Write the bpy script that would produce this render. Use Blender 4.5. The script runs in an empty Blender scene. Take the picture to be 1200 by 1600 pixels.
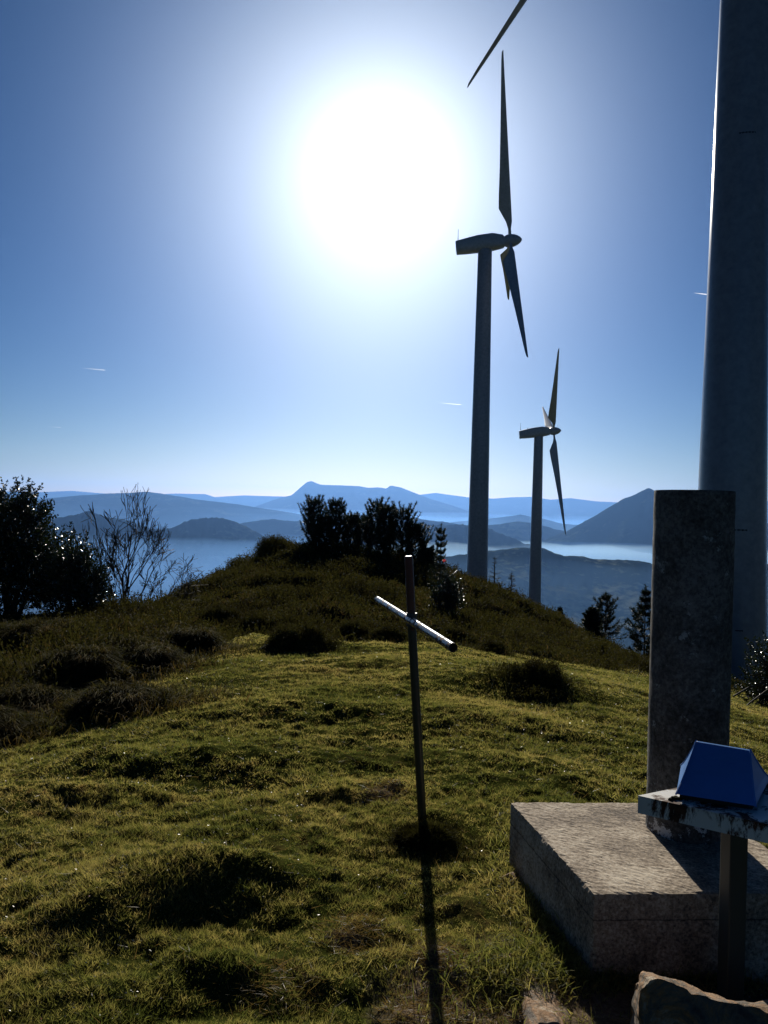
import bpy, math, random
import numpy as np
from mathutils import Vector

sc = bpy.context.scene
rad = math.radians
F = 1248.0                      # focal length in photo pixels (1200 x 1600)
EYE = np.array([0.0, 0.0, 1.5])
ROLL, PITCH = 0.024, -5 / F
fwd = np.array([0, math.cos(PITCH), math.sin(PITCH)])
u0 = np.array([0, -math.sin(PITCH), math.cos(PITCH)])
r0 = np.array([1.0, 0, 0])
RT = math.cos(ROLL) * r0 + math.sin(ROLL) * u0
UP = -math.sin(ROLL) * r0 + math.cos(ROLL) * u0

def ray(x, y):
    return fwd + (x - 600) / F * RT - (y - 800) / F * UP
def onz(x, y, z):
    d = ray(x, y); return EYE + d * (z - EYE[2]) / d[2]
def at(x, y, D):
    d = ray(x, y); return EYE + d * D / d[1]
def proj(P):
    q = np.asarray(P, float) - EYE; d = q @ fwd
    return 600 + F * (q @ RT) / d, 800 - F * (q @ UP) / d

# ------------------------------------------------------------------ camera
cd = bpy.data.cameras.new('camera'); cam = bpy.data.objects.new('camera', cd)
sc.collection.objects.link(cam); sc.camera = cam
from mathutils import Matrix
m = Matrix(((RT[0], UP[0], -fwd[0], EYE[0]), (RT[1], UP[1], -fwd[1], EYE[1]), (RT[2], UP[2], -fwd[2], EYE[2]), (0, 0, 0, 1)))
cam.matrix_world = m
cd.sensor_fit = 'VERTICAL'; cd.sensor_height = 36.0; cd.lens = 36.0 * F / 1600
cd.clip_start = 0.05; cd.clip_end = 200000
sc.render.resolution_x = 768; sc.render.resolution_y = 1024

# ------------------------------------------------------------------ sky, sun, exposure
SUN = ray(595, 265); SUN = SUN / np.linalg.norm(SUN)
ELEV = math.asin(SUN[2])
w = bpy.data.worlds.new('World'); sc.world = w; w.use_nodes = True
nt = w.node_tree; nt.nodes.clear()
def N(nt, t, **kw):
    n = nt.nodes.new(t)
    for k, v in kw.items(): setattr(n, k, v)
    return n
out = N(nt, 'ShaderNodeOutputWorld'); bg = N(nt, 'ShaderNodeBackground'); bg.inputs['Strength'].default_value = 0.042
sky = N(nt, 'ShaderNodeTexSky', sky_type='NISHITA'); sky.sun_disc = False
sky.sun_elevation = ELEV; sky.sun_rotation = math.atan2(SUN[0], SUN[1])
sky.altitude = 1000; sky.air_density = 0.9; sky.dust_density = 0.9; sky.ozone_density = 3.0
hs = N(nt, 'ShaderNodeHueSaturation'); hs.inputs['Saturation'].default_value = 1.15
k1 = N(nt, 'ShaderNodeVectorMath', operation='SCALE'); k1.inputs['Scale'].default_value = 0.058; gm = N(nt, 'ShaderNodeGamma'); gm.inputs['Gamma'].default_value = 1.6
k2_ = N(nt, 'ShaderNodeVectorMath', operation='SCALE'); k2_.inputs['Scale'].default_value = 0.80 / 0.042
nt.links.new(sky.outputs[0], k1.inputs[0]); nt.links.new(k1.outputs[0], gm.inputs['Color']); nt.links.new(gm.outputs[0], k2_.inputs[0]); nt.links.new(k2_.outputs[0], hs.inputs['Color'])
# the air's aureole round the sun, plus added broad blue lift (world direction only)
tc = N(nt, 'ShaderNodeTexCoord'); dt = N(nt, 'ShaderNodeVectorMath', operation='DOT_PRODUCT')
dt.inputs[1].default_value = tuple(SUN); nt.links.new(tc.outputs['Generated'], dt.inputs[0])
ac = N(nt, 'ShaderNodeMath', operation='ARCCOSINE'); nt.links.new(dt.outputs['Value'], ac.inputs[0])
def expo(scale, amp):
    a = N(nt, 'ShaderNodeMath', operation='MULTIPLY'); a.inputs[1].default_value = -1 / rad(scale); nt.links.new(ac.outputs[0], a.inputs[0])
    b = N(nt, 'ShaderNodeMath', operation='EXPONENT'); nt.links.new(a.outputs[0], b.inputs[0])
    c = N(nt, 'ShaderNodeMath', operation='MULTIPLY'); c.inputs[1].default_value = amp; nt.links.new(b.outputs[0], c.inputs[0])
    return c
def gaus(scale, amp):
    s = N(nt, 'ShaderNodeMath', operation='MULTIPLY'); nt.links.new(ac.outputs[0], s.inputs[0]); nt.links.new(ac.outputs[0], s.inputs[1])
    a = N(nt, 'ShaderNodeMath', operation='MULTIPLY'); a.inputs[1].default_value = -1 / rad(scale) ** 2; nt.links.new(s.outputs[0], a.inputs[0])
    b = N(nt, 'ShaderNodeMath', operation='EXPONENT'); nt.links.new(a.outputs[0], b.inputs[0])
    c = N(nt, 'ShaderNodeMath', operation='MULTIPLY'); c.inputs[1].default_value = amp; nt.links.new(b.outputs[0], c.inputs[0])
    return c
g1 = expo(2.2, 40.0); g2 = gaus(11.2, 12.0); g3 = expo(6.5, 9.0); g4 = gaus(24, 3.0)
ga = N(nt, 'ShaderNodeMath', operation='ADD'); nt.links.new(g1.outputs[0], ga.inputs[0]); nt.links.new(g2.outputs[0], ga.inputs[1])
ga2 = N(nt, 'ShaderNodeMath', operation='ADD'); nt.links.new(ga.outputs[0], ga2.inputs[0]); nt.links.new(g3.outputs[0], ga2.inputs[1]); ga = ga2
gw = N(nt, 'ShaderNodeVectorMath', operation='SCALE'); gw.inputs[0].default_value = (0.06, 0.42, 1.25); nt.links.new(g4.outputs[0], gw.inputs['Scale'])
gc = N(nt, 'ShaderNodeVectorMath', operation='SCALE'); gc.inputs[0].default_value = (0.93, 1.0, 0.98); nt.links.new(ga.outputs[0], gc.inputs['Scale'])
ad0 = N(nt, 'ShaderNodeVectorMath', operation='ADD'); nt.links.new(gc.outputs[0], ad0.inputs[0]); nt.links.new(gw.outputs[0], ad0.inputs[1]); gc = ad0
ad = N(nt, 'ShaderNodeVectorMath', operation='ADD'); nt.links.new(hs.outputs[0], ad.inputs[0]); nt.links.new(gc.outputs[0], ad.inputs[1])
nt.links.new(ad.outputs[0], bg.inputs['Color']); nt.links.new(bg.outputs[0], out.inputs['Surface'])

sl = bpy.data.lights.new('sun', 'SUN'); sl.energy = 5.0; sl.angle = rad(0.5); sl.color = (1.0, 0.93, 0.80)
so = bpy.data.objects.new('sun', sl); sc.collection.objects.link(so)
so.rotation_euler = Vector(tuple(SUN)).to_track_quat('Z', 'Y').to_euler()
vs = sc.view_settings; vs.view_transform = 'Standard'; vs.look = 'None'; vs.gamma = 1.0; vs.use_curve_mapping = False
vs.exposure = 0.1

# ------------------------------------------------------------------ helpers
rng = np.random.default_rng(7); random.seed(7)
C = sc.collection

def _hash(ix, iy, seed):
    h = (ix.astype(np.int64) * 374761393 + iy.astype(np.int64) * 668265263 + seed * 982451653) & 0x7fffffff
    h = ((h ^ (h >> 13)) * 1274126177) & 0x7fffffff
    h = h ^ (h >> 16)
    return (h & 0xffff) / 65535.0
def vnoise(x, y, seed=0):
    x = np.asarray(x, float); y = np.asarray(y, float)
    ix = np.floor(x); iy = np.floor(y); fx = x - ix; fy = y - iy
    fx = fx * fx * (3 - 2 * fx); fy = fy * fy * (3 - 2 * fy)
    a = _hash(ix, iy, seed); b = _hash(ix + 1, iy, seed); c = _hash(ix, iy + 1, seed); d = _hash(ix + 1, iy + 1, seed)
    return (a * (1 - fx) + b * fx) * (1 - fy) + (c * (1 - fx) + d * fx) * fy - 0.5
def fbm(x, y, seed=0, oct=4, g=0.5):
    s = 0; a = 1.0; f = 1.0
    for i in range(oct):
        s = s + a * vnoise(x * f + 17.3 * i, y * f - 9.1 * i, seed + i); a *= g; f *= 2.03
    return s

def tag(o, label=None, cat=None, group=None, kind=None):
    if label: o['label'] = label
    if cat: o['category'] = cat
    if group: o['group'] = group
    if kind: o['kind'] = kind
    return o
def empty(name, loc=(0, 0, 0), label=None, cat=None, group=None):
    o = bpy.data.objects.new(name, None); C.objects.link(o); o.location = tuple(float(v) for v in loc); o.empty_display_size = 0.2
    return tag(o, label, cat, group)
def mesh_np(name, V, Fc, mat, parent=None, smooth=False, loc=None):
    """V (n,3); Fc: list of faces or (m,k) array"""
    me = bpy.data.meshes.new(name); V = np.asarray(V, np.float32)
    if isinstance(Fc, np.ndarray):
        k = Fc.shape[1]; me.vertices.add(len(V)); me.vertices.foreach_set('co', V.ravel())
        me.loops.add(Fc.size); me.loops.foreach_set('vertex_index', Fc.astype(np.int32).ravel())
        me.polygons.add(len(Fc)); me.polygons.foreach_set('loop_start', np.arange(0, Fc.size, k, dtype=np.int32))
        me.update(calc_edges=True)
    else:
        me.from_pydata([tuple(map(float, v)) for v in V], [], [tuple(f) for f in Fc]); me.update()
    if smooth: me.polygons.foreach_set('use_smooth', np.ones(len(me.polygons), bool))
    if mat: me.materials.append(mat)
    o = bpy.data.objects.new(name, me); C.objects.link(o)
    if parent: o.parent = parent
    if loc is not None: o.location = tuple(float(v) for v in loc)
    return o

class MB:
    def __init__(s): s.v = []; s.f = []
    def add(s, V, Fs):
        b = len(s.v); s.v += [tuple(map(float, p)) for p in V]; s.f += [tuple(b + i for i in f) for f in Fs]
    def tube(s, pts, radii, n=6, cap=True):
        pts = [np.asarray(p, float) for p in pts]; V = []; Fs = []
        ref = np.array([0.13, 0.21, 0.97])
        for i, p in enumerate(pts):
            t = pts[min(i + 1, len(pts) - 1)] - pts[max(i - 1, 0)]; t = t / (np.linalg.norm(t) + 1e-9)
            a = np.cross(t, ref if abs(t @ ref) < .95 else np.array([1., 0, 0])); a /= np.linalg.norm(a); b = np.cross(t, a)
            for k in range(n):
                an = 2 * math.pi * k / n; V.append(p + radii[i] * (math.cos(an) * a + math.sin(an) * b))
        for i in range(len(pts) - 1):
            for k in range(n):
                k2 = (k + 1) % n; Fs.append((i * n + k, i * n + k2, (i + 1) * n + k2, (i + 1) * n + k))
        if cap:
            Fs.append(tuple(range(n))[::-1]); Fs.append(tuple((len(pts) - 1) * n + k for k in range(n)))
        s.add(V, Fs)
    def build(s, name, mat, parent=None, smooth=False, bevel=0):
        o = mesh_np(name, np.array(s.v), s.f, mat, parent, smooth)
        if bevel:
            md = o.modifiers.new('b', 'BEVEL'); md.width = bevel; md.segments = 2; md.limit_method = 'ANGLE'
        if smooth:
            o.data.set_sharp_from_angle(angle=rad(40))
        return o

def unit(a): return a / (np.linalg.norm(a, axis=-1, keepdims=True) + 1e-9)
def blades(P, D, L, W):
    """triangles: base P, direction D, length L, width W"""
    n = len(P); D = unit(D); S = unit(np.cross(D, unit(rng.normal(size=(n, 3)))))
    L = np.broadcast_to(L, n)[:, None]; W = np.broadcast_to(W, n)[:, None]
    V = np.empty((n, 3, 3)); V[:, 0] = P - S * W / 2; V[:, 1] = P + S * W / 2; V[:, 2] = P + D * L
    return V.reshape(-1, 3), np.arange(n * 3).reshape(n, 3)
def bent_blades(P, D, L, W, droop):
    n = len(P); D = unit(D); S = unit(np.cross(D, unit(rng.normal(size=(n, 3)))))
    L = np.broadcast_to(L, n)[:, None]; W = np.broadcast_to(W, n)[:, None]
    M = P + D * L * .55; D2 = D.copy(); D2[:, 2] -= droop; D2 = unit(D2); T = M + D2 * L * .5
    V = np.empty((n, 5, 3)); V[:, 0] = P - S * W / 2; V[:, 1] = P + S * W / 2; V[:, 2] = M + S * W * .38; V[:, 3] = M - S * W * .38; V[:, 4] = T
    b = np.arange(n)[:, None] * 5
    Fa = np.concatenate([b + [0, 1, 2], b + [0, 2, 3], b + [3, 2, 4]])
    return V.reshape(-1, 3), Fa
def leaves(P, D, L, W):
    """diamond quads, folded slightly"""
    n = len(P); D = unit(D); S = unit(np.cross(D, unit(rng.normal(size=(n, 3)))))
    Nn = np.cross(D, S)
    L = np.broadcast_to(L, n)[:, None]; W = np.broadcast_to(W, n)[:, None]
    V = np.empty((n, 4, 3)); V[:, 0] = P; V[:, 1] = P + D * L * .45 + S * W / 2 + Nn * W * .15; V[:, 2] = P + D * L; V[:, 3] = P + D * L * .45 - S * W / 2 + Nn * W * .15
    b = np.arange(n)[:, None] * 4
    return V.reshape(-1, 3), np.concatenate([b + [0, 1, 2], b + [0, 2, 3]])
def merge(parts):
    Vs = []; Fs = []; o = 0
    for V, Fa in parts: Vs.append(V); Fs.append(Fa + o); o += len(V)
    return np.concatenate(Vs), np.concatenate(Fs)

# ------------------------------------------------------------------ materials
def mat(name): 
    m_ = bpy.data.materials.new(name); m_.use_nodes = True; t = m_.node_tree
    return m_, t, t.nodes['Principled BSDF']
def ramp(t, src, stops):
    r = N(t, 'ShaderNodeValToRGB'); e = r.color_ramp.elements
    while len(e) < len(stops): e.new(0.5)
    for el, (p, c) in zip(e, stops): el.position = p; el.color = (c[0], c[1], c[2], 1)
    t.links.new(src, r.inputs[0]); return r
def noise(t, scale, detail=4, rough=.6, coord='Object', dist=0, vec=None):
    n = N(t, 'ShaderNodeTexNoise'); n.inputs['Scale'].default_value = scale; n.inputs['Detail'].default_value = detail; n.inputs['Roughness'].default_value = rough
    n.inputs['Distortion'].default_value = dist
    if vec is None: c = N(t, 'ShaderNodeTexCoord'); vec = c.outputs[coord]
    t.links.new(vec, n.inputs['Vector']); return n
def mix(t, fac, a, b, mode='MIX'):
    x = N(t, 'ShaderNodeMix', data_type='RGBA', blend_type=mode)
    for inp, v in ((x.inputs[0], fac), (x.inputs[6], a), (x.inputs[7], b)):
        if hasattr(v, 'links') or isinstance(v, bpy.types.NodeSocket): t.links.new(v, inp)
        elif isinstance(v, (int, float)): inp.default_value = v
        else: inp.default_value = (v[0], v[1], v[2], 1)
    return x.outputs[2]
def bump(t, p, src, strength=.5, dist=.01):
    b = N(t, 'ShaderNodeBump'); b.inputs['Strength'].default_value = strength; b.inputs['Distance'].default_value = dist
    t.links.new(src, b.inputs['Height']); t.links.new(b.outputs[0], p.inputs['Normal'])

def foliage_mat(name, cols, scale=3.0, trans=.45, rough=.5, fine=40, spec=.5):
    m_, t, p = mat(name)
    n1 = noise(t, scale, 3); n2 = noise(t, fine, 2)
    a = N(t, 'ShaderNodeMath', operation='MULTIPLY_ADD'); a.inputs[1].default_value = .5; t.links.new(n1.outputs[0], a.inputs[0])
    b = N(t, 'ShaderNodeMath', operation='MULTIPLY'); b.inputs[1].default_value = .5; t.links.new(n2.outputs[0], b.inputs[0]); t.links.new(b.outputs[0], a.inputs[2])
    k = len(cols); r = ramp(t, a.outputs[0], [(.32 + .36 * i / (k - 1), c) for i, c in enumerate(cols)])
    t.links.new(r.outputs[0], p.inputs['Base Color']); p.inputs['Roughness'].default_value = rough; p.inputs['Specular IOR Level'].default_value = spec
    if trans > 0:
        tr = N(t, 'ShaderNodeBsdfTranslucent'); ms = N(t, 'ShaderNodeMixShader'); ms.inputs[0].default_value = trans
        gcol = mix(t, 1.0, r.outputs[0], (1.25, 1.18, .72), 'MULTIPLY'); t.links.new(gcol, tr.inputs['Color'])
        t.links.new(p.outputs[0], ms.inputs[1]); t.links.new(tr.outputs[0], ms.inputs[2])
        t.links.new(ms.outputs[0], t.nodes['Material Output'].inputs['Surface'])
    return m_
M_grass = foliage_mat('grass', [(.034, .048, .016), (.10, .122, .038), (.195, .192, .070), (.37, .32, .15), (.24, .155, .085)], .9, .55, .6, 22, .15)
M_dry = foliage_mat('dry_grass', [(.10, .07, .03), (.20, .14, .06), (.30, .22, .10)], 2, .4, .5)
M_tuss = foliage_mat('tussock', [(.014, .018, .007), (.034, .036, .012), (.075, .06, .024), (.15, .095, .04)], 1.2, .4, .8, 15, .04)
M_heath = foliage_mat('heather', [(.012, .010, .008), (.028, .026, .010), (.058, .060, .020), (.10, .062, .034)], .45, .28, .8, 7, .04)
M_holly = foliage_mat('holly', [(.010, .018, .007), (.018, .03, .010), (.035, .048, .014)], 2, .15, .25, 25, .8)
M_pine = foliage_mat('pine', [(.010, .018, .008), (.018, .03, .010), (.03, .042, .015)], 2, .12, .5, 20)
M_red = foliage_mat('red_leaf', [(.45, .02, .015), (.6, .03, .02)], 2, .5, .4)

def bark_mat():
    m_, t, p = mat('bark'); n = noise(t, 30, 5); r = ramp(t, n.outputs[0], [(.3, (.02, .016, .012)), (.7, (.07, .055, .04))])
    t.links.new(r.outputs[0], p.inputs['Base Color']); p.inputs['Roughness'].default_value = .85; return m_
M_bark = bark_mat()

def ground_mat():
    m_, t, p = mat('turf_soil')
    n1 = noise(t, .5, 5); n2 = noise(t, 14, 6, .7)
    f = mix(t, .5, n1.outputs[0], n2.outputs[0])
    r = ramp(t, f, [(.35, (.016, .020, .006)), (.5, (.040, .048, .010)), (.58, (.07, .062, .018)), (.68, (.08, .05, .022))])
    r2 = ramp(t, n2.outputs[0], [(.3, (.012, .010, .007)), (.6, (.03, .026, .012)), (.8, (.05, .04, .02))])
    at_ = N(t, 'ShaderNodeAttribute', attribute_name='scrub'); at2 = N(t, 'ShaderNodeAttribute', attribute_name='bare')
    c = mix(t, at_.outputs['Fac'], r.outputs[0], r2.outputs[0])
    n3 = noise(t, 60, 5, .7); r3 = ramp(t, n3.outputs[0], [(.3, (.06, .045, .03)), (.6, (.16, .12, .085)), (.8, (.28, .24, .19))])
    c = mix(t, at2.outputs['Fac'], c, r3.outputs[0])
    t.links.new(c, p.inputs['Base Color']); p.inputs['Roughness'].default_value = .95; p.inputs['Specular IOR Level'].default_value = .1
    p.inputs['Specular IOR Level'].default_value = 0; bump(t, p, n2.outputs[0], .7, .02); return m_
M_ground = ground_mat()

def concrete_mat(name, cols, lichen=(.28, .31, .30), amt=.6, speck=90, band=False):
    m_, t, p = mat(name)
    n1 = noise(t, 4, 6, .65); n2 = noise(t, speck, 3, .7); n3 = noise(t, 9, 9, .8)
    f = mix(t, .45, n1.outputs[0], n2.outputs[0])
    r = ramp(t, f, [(.40, cols[0]), (.5, cols[1]), (.60, cols[2])])
    rl = ramp(t, n3.outputs[0], [(amt, (0, 0, 0)), (amt + .035, (1, 1, 1))])
    c = mix(t, rl.outputs[0], r.outputs[0], lichen)
    tz = N(t, 'ShaderNodeTexCoord'); sx = N(t, 'ShaderNodeSeparateXYZ'); t.links.new(tz.outputs['Object'], sx.inputs[0])
    if band:      # remains of whitewash round the foot of the column
        mr = N(t, 'ShaderNodeMapRange'); mr.inputs[1].default_value = .30; mr.inputs[2].default_value = .62; mr.inputs[3].default_value = .17; mr.inputs[4].default_value = -.02; t.links.new(sx.outputs[2], mr.inputs[0])
        n5 = noise(t, 13, 8, .8); aa = N(t, 'ShaderNodeMath', operation='ADD'); t.links.new(n5.outputs[0], aa.inputs[0]); t.links.new(mr.outputs[0], aa.inputs[1])
        rw = ramp(t, aa.outputs[0], [(.70, (0, 0, 0)), (.72, (1, 1, 1))]); c = mix(t, rw.outputs[0], c, (.55, .58, .60))
    else:         # board line left by the formwork
        n5 = noise(t, 25, 4); ma = N(t, 'ShaderNodeMath', operation='MULTIPLY_ADD'); ma.inputs[1].default_value = .014; t.links.new(n5.outputs[0], ma.inputs[0]); t.links.new(sx.outputs[2], ma.inputs[2])
        sb = N(t, 'ShaderNodeMath', operation='SUBTRACT'); sb.inputs[1].default_value = .192; t.links.new(ma.outputs[0], sb.inputs[0]); ab = N(t, 'ShaderNodeMath', operation='ABSOLUTE'); t.links.new(sb.outputs[0], ab.inputs[0])
        rb = ramp(t, ab.outputs[0], [(.0015, (.25, .25, .25)), (.004, (1, 1, 1))]); c = mix(t, 1.0, c, rb.outputs[0], 'MULTIPLY')
    v = N(t, 'ShaderNodeTexVoronoi'); v.inputs['Scale'].default_value = 70; tcx = N(t, 'ShaderNodeTexCoord'); t.links.new(tcx.outputs['Object'], v.inputs['Vector'])
    rv = ramp(t, v.outputs['Distance'], [(.10, (.25, .25, .25)), (.22, (1, 1, 1))])
    c = mix(t, .75, c, rv.outputs[0], 'MULTIPLY')
    t.links.new(c, p.inputs['Base Color']); p.inputs['Roughness'].default_value = .9; p.inputs['Specular IOR Level'].default_value = .25
    h = mix(t, .5, n2.outputs[0], rv.outputs[0]); bump(t, p, h, .6, .003); return m_
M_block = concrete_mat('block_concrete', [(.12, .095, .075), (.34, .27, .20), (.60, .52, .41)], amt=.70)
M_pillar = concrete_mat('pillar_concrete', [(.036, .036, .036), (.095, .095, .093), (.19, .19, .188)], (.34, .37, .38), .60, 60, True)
M_whitewash = concrete_mat('old_whitewash', [(.20, .21, .21), (.40, .42, .43), (.62, .64, .66)], (.12, .11, .10), .56, 60)

def paint_mat(name, col, rust=.62, rough=.45, rustcol=(.10, .035, .015), scale=7, streak=True):
    m_, t, p = mat(name); tcx = N(t, 'ShaderNodeTexCoord'); mp = N(t, 'ShaderNodeMapping')
    mp.inputs['Scale'].default_value = (1, 1, .45 if streak else 1); t.links.new(tcx.outputs['Object'], mp.inputs['Vector'])
    n1 = noise(t, scale, 8, .72, vec=mp.outputs[0], dist=.6); n2 = noise(t, scale * 8, 4)
    rr = ramp(t, n1.outputs[0], [(rust, (0, 0, 0)), (rust + .05, (1, 1, 1))])
    rc = ramp(t, n2.outputs[0], [(.35, (rustcol[0] * .25, rustcol[1] * .3, rustcol[2] * .4)), (.65, rustcol)])
    n4 = noise(t, 3, 4); base = ramp(t, n4.outputs[0], [(.3, tuple(c * .72 for c in col)), (.7, col)])
    c = mix(t, rr.outputs[0], base.outputs[0], rc.outputs[0])
    t.links.new(c, p.inputs['Base Color']); rg = mix(t, rr.outputs[0], (rough,) * 3, (.85,) * 3); t.links.new(rg, p.inputs['Roughness'])
    bump(t, p, n1.outputs[0], .25, .003); return m_
M_tray = paint_mat('tray_paint', (.80, .79, .75), .475, .45, scale=9)
M_blue = paint_mat('blue_paint', (.12, .30, .72), .80, .33, scale=5, streak=False)
M_darkgreen = paint_mat('dark_green_pole', (.018, .028, .02), .62, .4, scale=14)
M_post = paint_mat('grey_post', (.05, .06, .055), .6, .5, scale=12)
M_redpaint = paint_mat('red_paint', (.085, .022, .016), .66, .4, scale=14)
M_silver = paint_mat('silver_paint', (.07, .075, .085), .52, .26, scale=22)
M_tower = paint_mat('tower_white', (.33, .35, .40), .90, .20, scale=.3)
M_blade = paint_mat('blade_white', (.50, .53, .58), .9, .35, scale=.3)
M_seam = paint_mat('seam_dirt', (.05, .05, .055), .7, .7)
M_black = paint_mat('black_rubber', (.012, .012, .012), .8, .6)

def rock_mat():
    m_, t, p = mat('sandstone'); n1 = noise(t, 7, 8, .7, dist=2.2); n2 = noise(t, 60, 6, .75)
    r = ramp(t, n1.outputs[0], [(.36, (.10, .085, .075)), (.46, (.24, .19, .14)), (.54, (.46, .25, .11)), (.64, (.60, .50, .37))])
    r2 = ramp(t, n2.outputs[0], [(.3, (.45, .45, .45)), (.7, (1.1, 1.1, 1.1))]); c = mix(t, .8, r.outputs[0], r2.outputs[0], 'MULTIPLY')
    t.links.new(c, p.inputs['Base Color']); p.inputs['Roughness'].default_value = .85; bump(t, p, n2.outputs[0], .8, .012); return m_
M_rock = rock_mat()

def hill_mat(name, a, b, scale):
    m_, t, p = mat(name); n1 = noise(t, scale, 8, .62); n2 = noise(t, scale * 12, 4)
    f = mix(t, .35, n1.outputs[0], n2.outputs[0]); r = ramp(t, f, [(.40, a), (.52, a), (.60, b)])
    t.links.new(r.outputs[0], p.inputs['Base Color']); p.inputs['Roughness'].default_value = 1; p.inputs['Specular IOR Level'].default_value = 0; return m_
M_forest = hill_mat('forest_slope', (.020, .028, .014), (.05, .058, .026), .0016)
M_near_hill = hill_mat('valley_slope', (.018, .026, .014), (.17, .17, .09), .0022)

# ------------------------------------------------------------------ near terrain
PX = np.array([-1500, -400, 0, 150, 230, 300, 350, 400, 450, 500, 600, 700, 800, 900, 1000, 1100, 1200, 1600, 2700.])
TAB = {
 8:  [1180, 1100, 1085, 1060, 1050, 1040, 1036, 1032, 1030, 1030, 1030, 1032, 1045, 1062, 1080, 1100, 1120, 1180, 1250],
 14: [1120, 1020, 1000, 975, 975, 980, 982, 982, 984, 985, 990, 995, 1012, 1030, 1052, 1080, 1105, 1190, 1290],
 20: [1120, 1020, 985, 962, 960, 945, 935, 925, 922, 925, 932, 950, 970, 1003, 1038, 1068, 1095, 1190, 1290],
 26: [1130, 1050, 1005, 985, 965, 918, 892, 868, 857, 857, 868, 893, 932, 985, 1036, 1056, 1088, 1180, 1290],
 32: [1150, 1100, 1050, 1020, 1000, 960, 925, 895, 872, 862, 872, 900, 936, 990, 1042, 1066, 1082, 1180, 1290],
 40: [1170, 1150, 1120, 1090, 1060, 1020, 990, 960, 935, 915, 905, 920, 960, 1010, 1055, 1072, 1084, 1190, 1300],
 60: [1190, 1190, 1180, 1170, 1150, 1120, 1090, 1060, 1020, 980, 950, 950, 985, 1030, 1080, 1100, 1120, 1220, 1330],
 115:[1220, 1220, 1220, 1210, 1200, 1180, 1160, 1130, 1090, 1040, 980, 940, 945, 1010, 1080, 1120, 1150, 1240, 1340],
 180:[1240, 1240, 1240, 1230, 1220, 1200, 1180, 1160, 1120, 1080, 1020, 985, 1000, 1020, 1080, 1130, 1160, 1250, 1340],
 400:[1250] * 19, 1200:[1180] * 19,
}
ds = [0.0, 2.0, 4.0]; zt = [np.zeros(19) - .02, np.zeros(19) - .01, np.array([-.5, -.12, -.06, -.03, -.02, -.02, -.01, 0, 0, 0, 0, 0, 0, 0, -.02, -.04, -.06, -.1, -.4])]
for d_, Y in TAB.items():
    hz = 795 + ROLL * (PX - 600); ds.append(float(d_)); zt.append(1.5 - (np.array(Y) - hz) / F * d_)
ds += [2500.0, 6000.0, 60000.0]; zt += [np.full(19, -600.0), np.full(19, -640.0), np.full(19, -640.0)]
ds = np.array(ds); zt = np.array(zt)
# smooth lattice in (px, log d)
LP = np.linspace(-1500, 2700, 421); LD = np.exp(np.linspace(math.log(.5), math.log(60000), 600))
lat = np.empty((600, 421))
tmp = np.array([np.interp(LP, PX, zt[i]) for i in range(len(ds))])
for j in range(421): lat[:, j] = np.interp(LD, ds, tmp[:, j])
k = np.exp(-np.linspace(-2, 2, 13) ** 2); k /= k.sum()
for j in range(421): lat[:, j] = np.convolve(np.pad(lat[:, j], 6, 'edge'), k, 'valid')
k2 = np.exp(-np.linspace(-2, 2, 9) ** 2); k2 /= k2.sum()
for i in range(600): lat[i] = np.convolve(np.pad(lat[i], 4, 'edge'), k2, 'valid')
# (photo px, photo py, height, across m, along m): turf humps; their near sides lie in shade
HUMPS = [(250, 1400, .13, .50, .16), (360, 1375, .08, .35, .12), (130, 1440, .09, .22, .14), (60, 1250, .10, .5, .2), (300, 1190, .07, .7, .25), (150, 1200, .09, .5, .25),
         (520, 1195, .06, .45, .2), (810, 1195, .06, .5, .15), (590, 1235, .05, .22, .12), (900, 1150, .06, .6, .2), (300, 1130, .07, .7, .25), (760, 1420, .07, .16, .1), (530, 1450, .045, .15, .09),
         (820, 1075, .08, .8, .3), (560, 1110, .07, 1.0, .3), (420, 1090, .07, 1.0, .3), (700, 1120, .06, .8, .25), (940, 1235, .05, .5, .15), (620, 1520, .03, .12, .08), (380, 1530, .04, .3, .1), (450, 1290, .04, .4, .15)]
def base_z(x, y):
    d = np.hypot(x, y * 1.0); yy = np.maximum(y, 1e-3)
    px = np.where(y > 0, 600 + F * x / yy, np.where(x > 0, 2700, -1500)); px = np.clip(px, -1500, 2700)
    dd = np.clip(np.where(px >= 2700, d, np.where(px <= -1500, d, yy)), .5, 59999)
    fi = np.interp(np.log(dd), [math.log(.5), math.log(60000)], [0, 599]); fj = (px + 1500) / 4200 * 420
    i = np.clip(fi.astype(int), 0, 598); j = np.clip(fj.astype(int), 0, 419); a = fi - i; b = fj - j
    return (lat[i, j] * (1 - a) + lat[i + 1, j] * a) * (1 - b) + (lat[i, j + 1] * (1 - a) + lat[i + 1, j + 1] * a) * b
BND = (np.array([-600, 0, 60, 150, 250, 330, 400, 470, 530, 600, 700, 800, 900, 1010, 1100, 1200, 1800]),
       np.array([1250, 1130, 1110, 1080, 1040, 1010, 985, 990, 1010, 992, 1003, 1018, 1035, 1050, 1072, 1085, 1140]))
def scrub(x, y, z):
    q0 = x; yy = np.maximum(y, .01); px = 600 + F * x / yy; py = 795 + ROLL * (px - 600) - F * (z - 1.5) / yy
    jit = 12 * fbm(x * 1.1, y * 1.1, 31, 3)
    s = (np.interp(px, *BND) + jit - py) / 10
    return np.clip(s + .5, 0, 1) * (y > 3)
BLKC = np.array([1.09, 2.98])
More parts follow.
